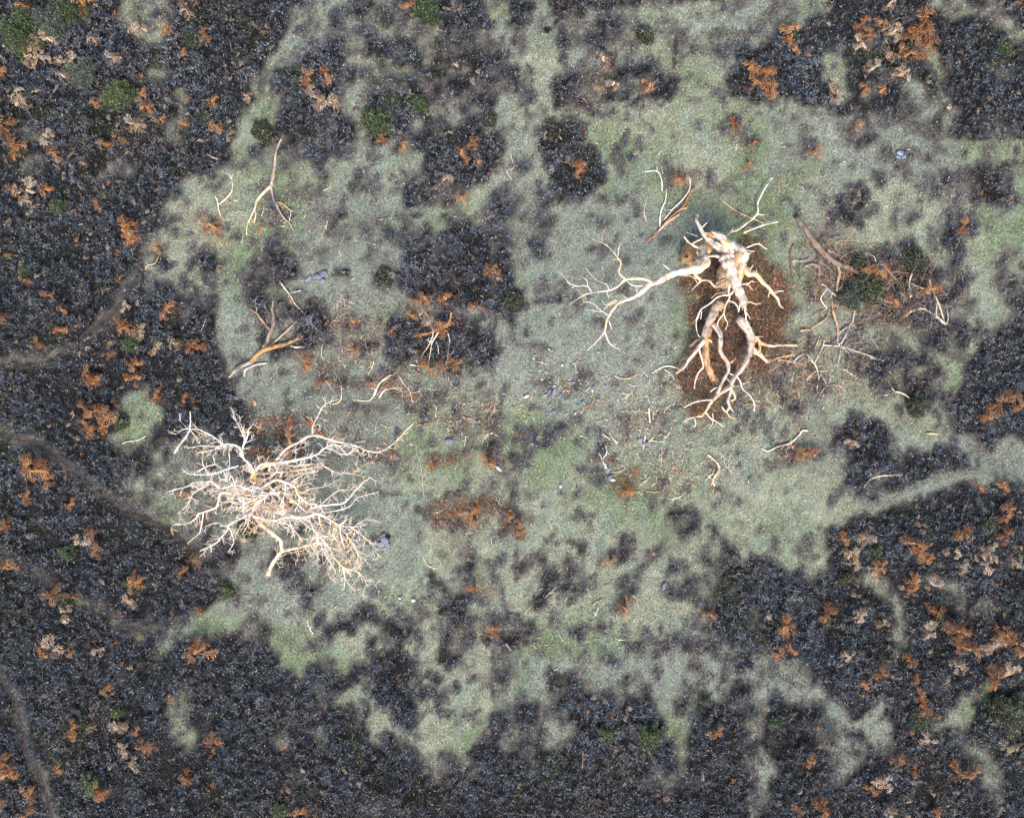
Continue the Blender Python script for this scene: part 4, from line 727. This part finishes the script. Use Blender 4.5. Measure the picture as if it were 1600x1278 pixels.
# bark slabs by the left tree
def slab(name, label, pts, r, col):
    mb = MB(); P = []
    for x, y, _ in fA(pts, [0, 0]): P.append((x, y, float(gz(x, y)) + .06))
    for k in range(5):
        o = np.array([random.uniform(-.4, .4) * r * 2, random.uniform(-.4, .4) * r * 2, random.uniform(0, .05)])
        Q = catmull(P, 3) + o; n = len(Q); mb.tube(Q, np.interp(np.arange(n), [0, n / 2, n], [r * .2, r * .5, r * .15]), shade(col, .2), 5)
    c = P[len(P) // 2]
    return tag(mb.build(name, M_wood, None, (c[0], c[1], c[2] - .06)), label, 'bark')
slab('bark_slab', 'long rust-orange splintered bark slab above the left dead tree, crossed by a white branch', [(860,155),(910,210),(975,275)], .17, (.52, .26, .15))
slab('bark_slab', 'broad upright rust-brown splintered bark strip at the top of the left dead tree', [(775,170),(768,230),(765,330)], .24, (.55, .29, .17))
slab('bark_slab', 'small orange bark chip on the moss above the left dead tree', [(550,60),(560,90)], .09, (.62, .36, .2))
slab('bark_slab', 'rust bark strip left of the broad upright strip', [(600,180),(585,230),(575,265)], .12, (.42, .22, .13))

# ---------------------------------------------------------------- bracken clumps
def frond(mb, az, L, tilt, col, base=(0, 0, .0)):
    n = 8; p = np.array(base, float); d = np.array([math.cos(az) * math.cos(tilt), math.sin(az) * math.cos(tilt), math.sin(tilt)]); side = np.array([-math.sin(az), math.cos(az), 0])
    pts = [p.copy()]; twist = random.uniform(-.25, .25)
    for i in range(n):
        d = d + side * twist * .25; d[2] -= .17; d /= np.linalg.norm(d); p = p + d * L / n; pts.append(p.copy())
    mb.tube(pts[:-1], [.012] * n, tuple(c * .7 for c in col), 3, cap=False, rough=0)
    for i in range(1, n):
        w = L * .46 * math.sin(math.pi * (i + .8) / (n + 1.2)) ** .8 * random.uniform(.7, 1.15)
        d = pts[i + 1] - pts[i]; d /= np.linalg.norm(d)
        for s in (-1, 1):
            if random.random() < .1: continue
            t = pts[i] + (side * s * .85 + d * .5) * w + np.array([0, 0, -w * random.uniform(-.1, .5)]); m = (pts[i] + t) / 2
            q = d * L * random.uniform(.018, .04); c = shade(col, .3)
            mb.add([pts[i] - q * .4, m - q * .9, t, m + q * .9 + np.array([0, 0, .01])], [(0, 1, 2, 3)], c)
def bracken_mesh(pal):
    mb = MB(); n = random.choice([4, 5, 5, 6, 7]); a0 = random.uniform(0, 6.28)
    for k in range(n):
        b = (random.uniform(-.1, .1), random.uniform(-.1, .1), random.uniform(.18, .42))
        frond(mb, a0 + k * 6.28 / n * random.uniform(.6, 1.15), random.uniform(.30, .56), random.uniform(0, .85), random.choice(pal), b)
    mb.tube([(0, 0, .0), (.02, .01, .25), (0, 0, .42)], [.09, .06, .03], random.choice(pal), 5, rough=.3)
    return mb.mesh('bracken', M_frond, False)
PO = [(.32, .135, .045), (.22, .09, .035), (.38, .19, .08), (.27, .15, .07), (.12, .055, .03)]
PT = [(.34, .22, .13), (.48, .35, .24), (.26, .17, .11), (.36, .30, .24)]
VO = [bracken_mesh(PO) for _ in range(14)]; VT = [bracken_mesh(PT) for _ in range(12)]
BO = [(41,15,12),(26,10,9),(133,8,14),(13,203,18),(28,232,20),(3,113,11),(150,161),(224,150),(238,175),(255,190),(288,194),(341,200),(84,240),(73,296),(19,297),(153,322),(202,363,17),(208,375,14),(244,385,14),(332,354,17),(338,368,12),
 (285,84),(322,60),(260,47),(188,216),(163,225),(335,163),(12,419,8),(44,438),(9,497,13),(78,460),(100,485),(99,517,12),(63,535),(133,442,8),(189,442,8),(266,486,15),(200,513,12),(188,508,11),(216,514,9),(308,544,16),(175,553),(145,556,9),
 (214,569,13),(144,588,15),(155,594,12),(216,591,15),(277,596,9),(247,620,12),(256,617,9),(290,620,10),(131,635,12),(147,643,10),(172,649,15),(163,648,9),(131,660,11),(166,666,13),(142,675,11),(59,722,18),(62,735,18),(72,747,12),(50,732,11),(97,746,9),
 (47,779,11),(75,785,9),(113,786,11),(286,772,11),(70,809,9),(16,820,11),(42,840,9),(144,830,10),(152,858,12),(19,885,12),(84,931,13),(97,926,13),(112,930,12),(209,913,12),(221,905,13),(238,910,9),(283,894,11),(305,872,13),(269,953,9),(318,953,10),
 (306,1018,14),(320,1008,15),(285,1025,9),(75,1016,11),(116,1016,10),(141,981,9),(167,1072,10),(69,1085,9),(269,1091,10),(119,1132,14),(118,1145,11),(138,1141,9),(228,1160,12),(238,1168,10),(216,1138,10),(336,1154,12),(6,1194,15),(13,1186,11),
 (20,1203,13),(24,1212,9),(94,1196,10),(47,1231,10),(55,1241,10),(7,1248,13),(45,1268,12),(112,1229,9),(159,1228,14),(161,1236,11),(292,1214,11),(292,1235,9),(442,1240,7),(462,1252,7),(472,1264,12),(450,1270,9),(236,1162,10),
 (638,14,10),(669,28,9),(696,17,8),(484,126,13),(513,124,13),(502,178,8),(610,203,8),(599,216,11),(632,230,13),(699,208,7),(721,241,13),(743,228,12),(747,255,10),(677,296,9),(721,307,13),(566,238,8),(606,266,8),(406,357,10),(434,357,7),(423,81,8),(403,67,8),
 (942,120,9),(1004,128,10),(1010,142,15),(906,260,10),(903,269,10),(1172,108,15),(1186,116,16),(1192,138,15),(1178,132,11),(1172,253,13),(1146,196,10),(1179,222,11),(1060,279,12),(1075,272,9),(1003,291,8),
 (1231,48,15),(1233,60,11),(1241,77,12),(1206,144,12),(1204,128,9),(1344,41,11),(1369,41,12),(1355,58,12),(1436,42,16),(1440,54,12),(1419,64,13),(1447,72,14),(1438,94,13),(1414,88,11),(1405,78,10),(1349,142,11),(1375,145,11),(1319,102,9),(1338,198,11),(1345,206,9),(1273,236,11),(1262,240,8),(1504,354,11),
 (769,425,11),(775,436,9),(650,469,10),(664,467,13),(696,467,13),(643,494,11),(741,478,11),(616,467,9),(612,518,10),(622,512,9),(657,525,10),(697,516,14),(688,512,10),(544,484,9),(553,503,12),(553,544,13),(475,560,13),(481,572,12),(503,597,12),(581,600,12),(657,547,9),(672,575,13),(660,568,11),(694,569,11),(716,572,12),(727,558,9),
 (613,710,11),(409,707,15),(400,700,11),(678,722,12),(668,726,9),(766,725,13),(760,716,10),(694,782,9),(718,795,11),(735,800,12),(748,790,10),(741,812,12),(812,816,13),(816,830,10),(796,808,10),(975,755,13),(977,768,13),(1072,757,8),
 (1366,428,13),(1350,420,11),(1447,452,15),(1440,440,10),(1390,470,12),(1579,616,12),(1538,650,14),(1554,632,12),(1588,638,11),(1259,704,15),(1251,712,13),(1234,710,10),(1360,691,10),(1432,575,9),(1353,569,8),(1504,459,10),(1531,760,11),(1563,760,12),(1572,794,12),(1488,788,9),(1300,744,10),
 (1316,841,13),(1418,846,15),(1432,856,15),(1440,870,12),(1370,886,14),(1494,835,15),(1506,832,12),(1565,811,11),(1565,836,12),(1425,908,14),(1423,920,14),(1462,955,14),(1455,942,9),(1294,957,12),(1224,972,14),(1232,982,12),(1232,1010,13),(1211,1019,12),
 (1488,980,17),(1496,990,16),(1503,1008,16),(1520,1010,13),(1566,988,16),(1576,998,17),(1589,1013,15),(1546,1054,15),(1421,1032,11),(1372,1049,12),(1348,1067,12),(1428,1058,11),(1434,1081,12),(1438,1101,12),(1467,1115,9),(1398,1182,13),(1260,1184,11),(1428,1202,13),(1497,1204,16),(1518,1204,11),(1361,1230,12),
 (1249,1262,14),(1284,1258,15),(1274,1252,10),(1469,1245,10),(1462,1268,13),(1204,1112,8),(956,877,12),(962,868,8),(935,925,8),(975,947,13),(987,930,9),(1107,956,13),(916,1104,9),(981,1100,10),(1119,1141,14),(1113,1147,10),(1005,1171,10),(772,985,11),(743,894,8),(741,916,11),(477,928,10)]
BT = [(47,66,16),(60,60,13),(41,88,13),(66,90,13),(33,152,15),(78,62,11),(73,213,12),(50,300,15),(47,316,12),(219,47,13),(208,44,11),(150,66,13),(297,25,11),(216,200,11),(390,155,8),(200,478,10),(249,544,12),(277,538,11),(226,518,10),(130,847,10),(208,935,11),(110,953,11),(94,1007,14),
 (156,1013,10),(175,1136,10),(188,1135,9),(212,1197,12),(197,1164,11),(500,163,12),(516,166,14),(490,145,9),(700,278,12),(935,138,12),(957,132,9),(942,97,13),(1394,53,14),(1402,44,10),(1336,78,11),(1360,110,13),(1403,122,13),(1385,90,12),(1388,9,11),(1308,153,12),(1300,131,9),(666,491,14),(1325,688,12),(1350,839,11),
 (1337,880,12),(1329,862,10),(1489,860,11),(1499,884,13),(1531,879,13),(1548,854,14),(1540,864,11),(1585,877,12),(1458,912,11),(1447,985,13),(1544,1004,13),(1492,1036,14),(1569,1039,12),(1443,1148,14),(1569,1163,12),(1374,1212,12),(1387,1262,12),(1380,974,10),(1340,959,11),(1320,1020,9),(116,100,10),(90,95,9),(180,95,9),(135,105,9),(100,120,9),(62,120,10),(165,175,9),(85,195,9),(227,90,10)]
SECT = [((0, 0, 330, 300), 'in dark heather at the top left'), ((0, 300, 380, 600), 'in dark heather at the left edge, upper half'), ((0, 600, 380, 860), 'in heather left of the tangled white tree'),
 ((0, 860, 560, 1300), 'in dark heather at the bottom left'), ((330, 0, 830, 340), 'in heather patches at the top, left of centre'), ((830, 0, 1120, 340), 'in heather patches at the top, right of centre'),
 ((1120, 0, 1610, 340), 'in heather at the top right'), ((380, 340, 860, 660), 'in heather islands up left of the stones'), ((1120, 800, 1610, 1300), 'in dark heather at the bottom right'),
 ((1120, 340, 1610, 800), 'in heather right of the gnarled tree'), ((560, 860, 1120, 1300), 'in heather tufts at the bottom centre'), ((380, 600, 1120, 860), 'on open moss between the two dead trees')]
def sector(px, py):
    for (a, b, c, d), s in SECT:
        if a <= px < c and b <= py < d: return s
    return SECT[-1][1]
def put_bracken(L, V, kind):
    for e in L:
        px, py = e[0], e[1]; s = (e[2] if len(e) > 2 else 10) / 11.5 * random.uniform(.9, 1.1)
        s *= 1.32 * random.uniform(.8, 1.12); x, y = w2(px, py, .35); f = float(samp(F, x, y))
        o = bpy.data.objects.new('bracken', random.choice(V)); link(o)
        hh = float((.06 + .55 * bushh(x, y)) * sstep(.15, .95, f))
        o.location = (x, y, float(gz(x, y)) + hh * .95 + .05); o.rotation_euler = (random.uniform(-.15, .15), random.uniform(-.15, .15), random.uniform(0, 6.28)); o.scale = (s, s, s)
        w = sector(px, py); big = 'large' if s > 1.52 else 'small'
        tag(o, f'{big} {kind} dead bracken clump {w}', 'bracken', f'{big} {kind} bracken {w}')
BO = sorted(BO, key=lambda e: -(e[2] if len(e) > 2 else 10)); nO = 300 - len(BT[:72])
print('bracken', len(BO), len(BT))
put_bracken(BO[:nO], VO, 'rust-orange'); put_bracken(BT[:72], VT, 'pale tan')
def loose_fronds():
    mb = MB()
    rest = [(e[0], e[1]) for e in BO[nO:]]
    for k in range(2200):
        px, py = random.uniform(-120, 1720), random.uniform(-120, 1400); x, y = w2(px, py, .3); f = float(samp(F, x, y))
        lef = 1 if (px < 420 and py < 700) or (px > 1300 and py > 780) or (px > 1240 and py < 180) else .28
        if f < .7 or random.random() > lef: continue
        rest.append((px, py))
    for px, py in rest:
        x, y = w2(px, py, .3); f = float(samp(F, x, y)); z = float(gz(x, y) + (.06 + .55 * bushh(x, y)) * sstep(.15, .95, f)) + .06
        pal = random.choice([PO, PT, PT])
        for q in range(random.choice([1, 1, 2])): frond(mb, random.uniform(0, 6.28), random.uniform(.28, .5), random.uniform(0, .5), random.choice(pal), (x, y, z))
    ms = MB()
    for k in range(1300):
        px, py = random.uniform(1040, 1270), random.uniform(350, 670); x, y = w2(px, py, .2)
        if random.random() > float(samp(LG, x, y)) - .35: continue
        frond(ms, random.uniform(0, 6.28), random.uniform(.25, .5), random.uniform(0, 1.0), tuple(q * float(.2 + 1.3 * vnoise(x, y, .8, 150)) for q in random.choice([(.15, .06, .028), (.22, .09, .04), (.08, .037, .022), (.31, .17, .08)])), (x, y, float(gz(x, y)) + random.uniform(.02, .75)))  # patchy darkening puts the deep shadows of the mass into the frond colour
    tag(link(bpy.data.objects.new('dead_bracken', ms.mesh('dead_bracken', M_frond, False))), 'deep rust-brown mass of collapsed dead bracken under the gnarled tree', 'bracken', kind='stuff')
    tag(link(bpy.data.objects.new('bracken_fronds', mb.mesh('bracken_fronds', M_frond, False))), 'scattered single dry bracken fronds among the heather', 'bracken', kind='stuff')
loose_fronds()

# ---------------------------------------------------------------- green shrubs
def shrub(px, py, rpx, col, label, squash=1.0, wd=1.0):
    r = rpx / PXM; h = r * squash; x, y = w2(px, py, h * .5); z0 = float(gz(x, y))
    root = empty('shrub', (x, y, z0), label, 'shrub')
    st = MB()
    for k in range(6):
        a = random.uniform(0, 6.28); e = np.array([math.cos(a) * r * .5, math.sin(a) * r * .5, h * .7])
        st.tube([(0, 0, -.03), tuple(e * .5 + [0, 0, h * .1]), tuple(e)], [.035, .025, .012], (.16, .11, .07), 5)
    so = st.build('stem', M_wood, root)
    n = int(5200 * r * r + 500)
    v = rng.normal(0, 1, (n, 3)); v /= np.linalg.norm(v, axis=1)[:, None]; v[:, 2] = np.abs(v[:, 2])
    ang = np.arctan2(v[:, 1], v[:, 0]); lob = .62 + .75 * vnoise(ang * 1.3 + px, v[:, 2] * 2 + py, .55, 140) + .10 * np.sin(3 * np.arctan2(v[:, 1], v[:, 0]) + px) + .10 * np.sin(7 * np.arctan2(v[:, 1], v[:, 0]) + py) + .08 * rng.normal(0, 1, n)
    rad = rng.random(n) ** .22 * lob; cx = v * rad[:, None] * np.array([r * wd, r, h]); cx[:, 2] += .04
    az = rng.uniform(0, 6.28, n); L = rng.uniform(.08, .2, n); wid = rng.uniform(.03, .07, n); tilt = R(1) * rng.uniform(-10, 60, n)
    V = blades(n, cx[:, 0], cx[:, 1], cx[:, 2], L, wid, tilt, az)
    base = np.array(col)[None] * rng.uniform(.35, 1.15, n)[:, None]; alt = rng.random(n) < .12; base[alt] = np.array([.16, .15, .09]) * .9
    me = quad_mesh('foliage', V, 4, base, M_leaf); o = link(bpy.data.objects.new('foliage', me)); o.parent = root
G1 = (.030, .055, .015); G2 = (.06, .078, .062); G3 = (.024, .034, .014); G4 = (.05, .08, .02)
SH = [(185,145,21,G4,'round bright moss-green shrub on dark heather, upper left'),(125,112,24,G2,'pale grey-green shrub left of the round bright shrub'),(30,50,34,G1,'large yellow-flecked green shrub in the top left corner'),
 (80,35,28,G2,'pale grey-green bush at the top edge, right of the corner shrub'),(108,15,24,G1,'dark olive bush at the top edge, left corner area'),(590,188,23,G1,'round dark green shrub with orange bracken below, top centre'),(655,162,13,G1,'small dark green shrub right of the round dark green one, top centre'),
 (612,158,11,G3,'tiny dark shrub above the round dark green shrub'),(410,205,15,G3,'dark green tuft just above the Y-shaped branch'),(665,15,20,G1,'green shrub with orange bracken at the top edge'),(205,537,13,G1,'small round green shrub amid bracken on the left'),
 (145,1222,20,G1,'bright green shrub near the bottom left edge'),(950,1143,15,G1,'left one of two dark green shrubs at the bottom centre'),(1012,1150,20,G1,'right, larger one of two dark green shrubs at the bottom centre'),(1578,1112,30,G3,'large dark green bush at the right edge, lower down'),
 (1440,1125,17,G3,'dark green shrub left of the large bush at the lower right'),(1330,462,20,(.034, .05, .034),'blue-green leafy shrub under the massive grey limb'),(1352,448,19,G3,'dark green shrub with the massive grey limb running into it'),(1430,408,18,G3,'dark green shrub behind the bracken, right of the gnarled tree'),
 (1340,410,14,G3,'small dark shrub at the head of the green thicket'),(1365,455,18,G1,'green shrub at the right end of the limb thicket'),(355,925,11,G4,'small bright green cushion beside the lower left trail mouth'),(388,826,15,G3,'dark green shrub under the left dead tree'),(800,472,15,G3,'dark green shrub in the heather island at the centre'),
 (40,424,9,G1,'tiny green shrub near the left edge, upper half'),(92,323,12,G1,'small dark green tuft in the left heather below the orange clumps'),(320,185,13,G3,'dark green tuft beside the upper left grass gap'),(300,62,13,G3,'dark green tuft near the top, left of the grass gap'),
 (1432,636,14,G3,'olive shrub at the end of the kinked twig, right side'),(105,862,12,G1,'small green shrub in the lower left heather, above the lower trail'),(190,660,10,G1,'green edge tuft left of the moss pocket'),(200,910,9,G1,'green tuft beside orange bracken, lower left'),(183,1112,9,G4,'small olive shrub in the bottom left heather'),
 (1008,56,13,G3,'dark olive tuft at the top right of centre'),(1570,73,12,G1,'small olive shrub near the top right corner'),(1368,860,10,G1,'olive shrub among bracken, right of the lower right heather'),(1320,905,9,G3,'tiny dark green tuft at the heather edge, lower right'),
 (1492,990,10,G1,'green shrub ringed by large orange bracken, lower right'),(1467,968,12,G3,'dark green tuft left of the ringed shrub, lower right'),(1544,820,12,G3,'dark green tuft near the right edge above the bracken'),(1210,1128,10,G1,'small green tuft left of the pale moss pocket, lower right'),
 (435,1265,13,G1,'green shrub at the bottom edge left of centre'),(105,933,12,G3,'dark green tuft beside the orange clumps on the lower left trail'),(1300,1125,.1,G1,''),(600,435,13,G3,'faint dark olive tuft in the upper clearing'),
 (1235,55,10,G3,'dark green tuft beside orange bracken, top right'),(490,128,10,G3,'olive tuft behind orange bracken, top left of centre'),(135,1128,10,G3,'dark tuft beside orange bracken, bottom left'),(735,172,8,G3,''),(765,187,10,G3,'olive tuft above the round bracken-dotted heather patch')]
rng = np.random.default_rng(31); random.seed(31)
for px, py, r, c, lab in SH:
    if r < 1 or not lab: continue
    shrub(px, py, r, c, lab)
def black_tuft(px, py, r, label):
    r = r / PXM; x, y = w2(px, py, .1); n = 200; a = rng.uniform(0, 6.28, n); q = r * 1.3 * rng.random(n) * (.7 + .3 * np.sin(3 * a + px))
    V = blades(n, np.cos(a) * q, np.sin(a) * q, rng.uniform(0, .15, n), rng.uniform(.08, .2, n), rng.uniform(.02, .05, n), R(1) * rng.uniform(0, 60, n), rng.uniform(0, 6.28, n))
    me = quad_mesh('dark_tuft', V, 4, np.full((n, 3), .012) * rng.uniform(.6, 2, n)[:, None], M_plant); o = link(bpy.data.objects.new('dark_tuft', me)); o.location = (x, y, float(gz(x, y))); tag(o, label, 'tuft')  # low tuft of near-black blades
black_tuft(375, 633, 9, 'black tuft just above the left dead tree'); black_tuft(1535, 553, 7, 'black tuft on the pale strip at the right side'); black_tuft(540, 426, 5, 'tiny black tuft in the upper left clearing')
black_tuft(855, 48, 5, 'tiny black tuft on the pale strip at the top centre'); black_tuft(606, 839, 2.5, 'tiny black tuft right of the left dead tree'); black_tuft(1172, 1038, 6, 'black tuft at the bottom right heather edge')

# ---------------------------------------------------------------- stones
def stone_mesh(col):
    import bmesh
    bm = bmesh.new(); bmesh.ops.create_icosphere(bm, subdivisions=2, radius=1)
    a, b, c = random.uniform(.8, 1.3), random.uniform(.5, .8), random.uniform(.35, .55)
    for v in bm.verts:
        k = 1 + random.uniform(-.1, .1); v.co.x *= a * k; v.co.y *= b * k; v.co.z *= c * k
        v.co.z = min(v.co.z, c * .7)
    me = bpy.data.meshes.new('stone'); bm.to_mesh(me); bm.free()
    at = me.attributes.new('tint', 'FLOAT_COLOR', 'POINT'); at.data.foreach_set('color', [q for _ in me.vertices for q in (*col, 1)]); me.materials.append(M_stone); return me
SB = [stone_mesh((.10, .105, .14)) for _ in range(4)] + [stone_mesh((.145, .15, .185)) for _ in range(3)]; SW = [stone_mesh((.32, .31, .31)) for _ in range(3)]
def stone(px, py, r, V, label, group):
    x, y = w2(px, py, .05); s = r / PXM; o = link(bpy.data.objects.new('stone', random.choice(V))); o.location = (x, y, float(gz(x, y)) + s * .3 + .07); o.scale = (s * 1.25, s * 1.25, s * 1.25); o.rotation_euler = (0, 0, random.uniform(0, 3.14)); tag(o, label, 'stone', group)
SG = [(300,50,30),(320,145,38),(310,190,34),(530,60,25),(715,280,32),(760,240,25),(840,290,34),(870,320,28),(400,360,24),(275,410,22),(425,485,32),(540,520,30),(545,580,28),(530,450,26),(600,580,26),(540,650,36),(600,660,60),(580,710,48),(545,740,30),
 (470,710,42),(205,725,55),(60,740,22),(280,660,24),(330,655,20),(350,580,20),(310,600,18),(540,850,36),(550,900,28),(595,945,44),(640,640,26),(690,700,30),(740,650,24),(780,690,28),(720,760,28),(800,520,30),(865,530,38),(950,490,24),(1000,480,24),(1050,500,26),
 (970,540,18),(1010,550,16),(1045,550,16),(1160,605,40),(1145,650,28),(1230,100,28),(1140,450,22),(1430,460,30),(1330,570,26),(930,380,20),(1010,810,36),(935,850,28),(900,970,36),(460,920,22),(460,960,24),(240,1010,20),(1200,945,16),(820,880,18),(80,90,24),(730,980,18),(20,880,24),(1270,880,14)]
for X, Y, r in SG:
    dark = random.random() < .8
    near = 440 < X < 920 and 420 < Y < 800
    stone(800 + X / 9.13, 540 + Y / 9.13, r / 9.13 * .62, SB if dark else SW, ('slate-blue' if dark else 'pale grey') + (' stone in the heap at the middle of the clearing' if near else ' stone scattered round the heap at the middle of the clearing'), ('blue' if dark else 'pale') + (' heap stones' if near else ' stones round the heap'))
for px, py, r, l in [(497,433,6,'blue-grey'),(505,429,5,'blue-grey'),(504,440,4,'blue-grey'),(483,436,4,'blue-grey')]: stone(px, py, r, SB, 'blue-grey stone in the small group upper left of the thick forked limb', 'blue upper left stones')
for px, py, r in [(483,497,6),(484,504,5),(489,508,4)]: stone(px, py, r, SB, 'blue-grey stone at the tip of the orange-and-white crooked branch', 'stones at the crooked branch tip')
for px, py, r in [(360,620,5),(366,621,4)]: stone(px, py, r, SB, 'blue-grey stone left of the black tuft above the left tree', 'stones by the charred tuft')
for px, py, r in [(702,690,5)]: stone(px, py, r, SB, 'single slate-blue stone in the open moss right of the left tree', 'lone stones')
for px, py, r in [(601,843,5),(596,850,5),(598,838,4),(605,850,4)]: stone(px, py, r, SB, 'dark stone in the small pile right of the left dead tree', 'stones right of left tree')
for px, py, r, l in [(625,934,2.5,'white round stone below the left dead tree'),(646,937,4,'blue stone beside the white round stone, below the left tree'),(779,732,4,'cream stone beside the orange bracken in the clearing'),(876,760,3,'white stone near the middle of the clearing'),(484,926,5,'blue stone next to the dark tuft below the left tree'),(961,1038,4,'pale blue stone in the lower clearing'),(1038,915,4,'lilac-blue stone in the right lower clearing')]:
    stone(px, py, r, SW if 'white' in l or 'cream' in l else SB, l, None)
for px, py, r in [(1406,240,5),(1411,246,4),(1403,247,3.5)]: stone(px, py, r, [stone_mesh((.15, .20, .25))], 'light blue flat stone in the upper right clearing', 'light blue upper right stones')
for px, py, r in [(950,735,4),(953,745,4),(946,728,3),(958,750,3),(1000,688,4),(1010,693,4)]: stone(px, py, r, SW if r == 3 else SB, 'small stone at the foot of the dark heather strip' if px < 970 else 'small blue stone under the hooked cream twig', 'stones by the dark heather strip' if px < 970 else 'stones under the hooked twig')

# ---------------------------------------------------------------- small loose twigs
TW = []
for k in range(16):
    mb = MB(); col = random.choice([WHITE, WHITE, CREAM, CREAM, TAN, PALEGREY, (.5, .34, .22), (.34, .22, .15)])
    P = [np.array([-.3, 0, 0.])]; a = 0
    for i in range(5): a += random.uniform(-.45, .45); P.append(P[-1] + np.array([math.cos(a), math.sin(a), 0]) * .12)
    mb.tube(P, np.linspace(.022, .013, 6) * random.uniform(.6, 1.25), col, 5)
    if random.random() < .5: mb.tube([P[2], P[2] + np.array([.08, .1 * random.choice([-1, 1]), .01]), P[2] + np.array([.17, .16 * random.choice([-1, 1]) * .6, .01])], [.015, .012, .01], col, 4)
    TW.append(mb.mesh('twig', M_wood))
zones = [(1010,640,110,60,42),(1050,730,100,50,40),(1230,590,70,70,34),(540,540,50,80,26),(660,620,60,50,22),(540,690,90,50,22),(730,650,60,40,14),(740,810,70,40,10),(880,600,60,50,10),(1350,600,60,60,12),(960,200,160,70,16),(480,330,140,60,12),(900,960,160,90,18),(480,930,120,50,10),(1290,300,120,80,10)]
TWL = {0:'between the stones and the gnarled tree',1:'below the gnarled tree, around the S-shaped log',2:'on the brown litter right of the gnarled tree',3:'on the moss right of the thick forked limb',4:'near the bushy bent branch',5:'above and right of the left dead tree',6:'on litter left of the stones',7:'on the orange litter in the lower middle clearing',8:'around the stone heap',9:'below the grey root crown',10:'on the open moss at the top centre',11:'on the moss round the Y-shaped branch',12:'on the moss of the lower clearing',13:'below the left dead tree',14:'on the moss at the upper right'}
for zi, (cx, cy, rx, ry, cnt) in enumerate(zones):
    for k in range(cnt):
        while True:
            u, v = random.uniform(-1, 1), random.uniform(-1, 1)
            if u * u + v * v < 1: break
        x, y = w2(cx + u * rx, cy + v * ry, .05); s = random.uniform(.5, 1.6)
        o = link(bpy.data.objects.new('twig', random.choice(TW))); o.location = (x, y, float(gz(x, y)) + .09); o.rotation_euler = (0, 0, random.uniform(0, 6.28)); o.scale = (s, s, s)
        tag(o, 'small loose dry twig ' + TWL[zi], 'twig', 'loose twigs ' + TWL[zi])
def wood_chips():
    mb = MB()
    for cx, cy, rx, ry, cnt in zones + [(440, 660, 70, 35, 40), (1150, 560, 90, 110, 60), (800, 640, 100, 80, 20)]:
        for k in range(int(cnt * 6)):
            u, v = random.gauss(0, .55), random.gauss(0, .55); x, y = w2(cx + u * rx, cy + v * ry, .05); L = random.uniform(.06, .28); a = random.uniform(0, 6.28); z = float(gz(x, y)) + .07
            m = (x + math.cos(a) * L * .5, y + math.sin(a) * L * .5, z + random.uniform(0, .03)); b = a + random.uniform(-.6, .6); e = (m[0] + math.cos(b) * L * .5, m[1] + math.sin(b) * L * .5, z)
            mb.tube([(x, y, z), m, e], [random.uniform(.013, .025)] * 3, shade(random.choice([WHITE, CREAM, TAN, TAN, PALEGREY, (.35, .18, .1)]), .2), 3, cap=False, rough=0)
    tag(link(bpy.data.objects.new('wood_splinters', mb.mesh('wood_splinters', M_wood))), 'fine pale wood splinters and bark crumbs strewn on the clearing', 'wood litter', kind='stuff')
wood_chips()

def brushwood():
    mb = MB()
    for cx, cy, rx, ry, cnt in [(1300, 420, 50, 60, 110), (1385, 450, 90, 48, 240), (1330, 540, 70, 40, 55), (1260, 590, 60, 50, 45), (1180, 610, 50, 50, 35), (620, 600, 50, 30, 25), (1420, 490, 50, 25, 30), (540, 560, 50, 60, 30)]:
        for k in range(cnt):
            x, y = w2(cx + random.gauss(0, .5) * rx, cy + random.gauss(0, .5) * ry, .1); a = random.uniform(0, 6.28)
            twig(mb, (x, y, float(gz(x, y)) + random.uniform(.05, .3)), np.array([math.cos(a), math.sin(a), random.uniform(-.1, .25)]), random.uniform(.5, 1.5), random.uniform(.014, .026), random.choice([(.22, .16, .13), (.3, .2, .14), GREY, (.16, .11, .1), (.5, .38, .28)]), 1)
    tag(link(bpy.data.objects.new('brushwood', mb.mesh('brushwood', M_wood))), 'loose tangles of thin grey-brown dead twigs lying in the litter', 'brushwood', kind='stuff')
brushwood()
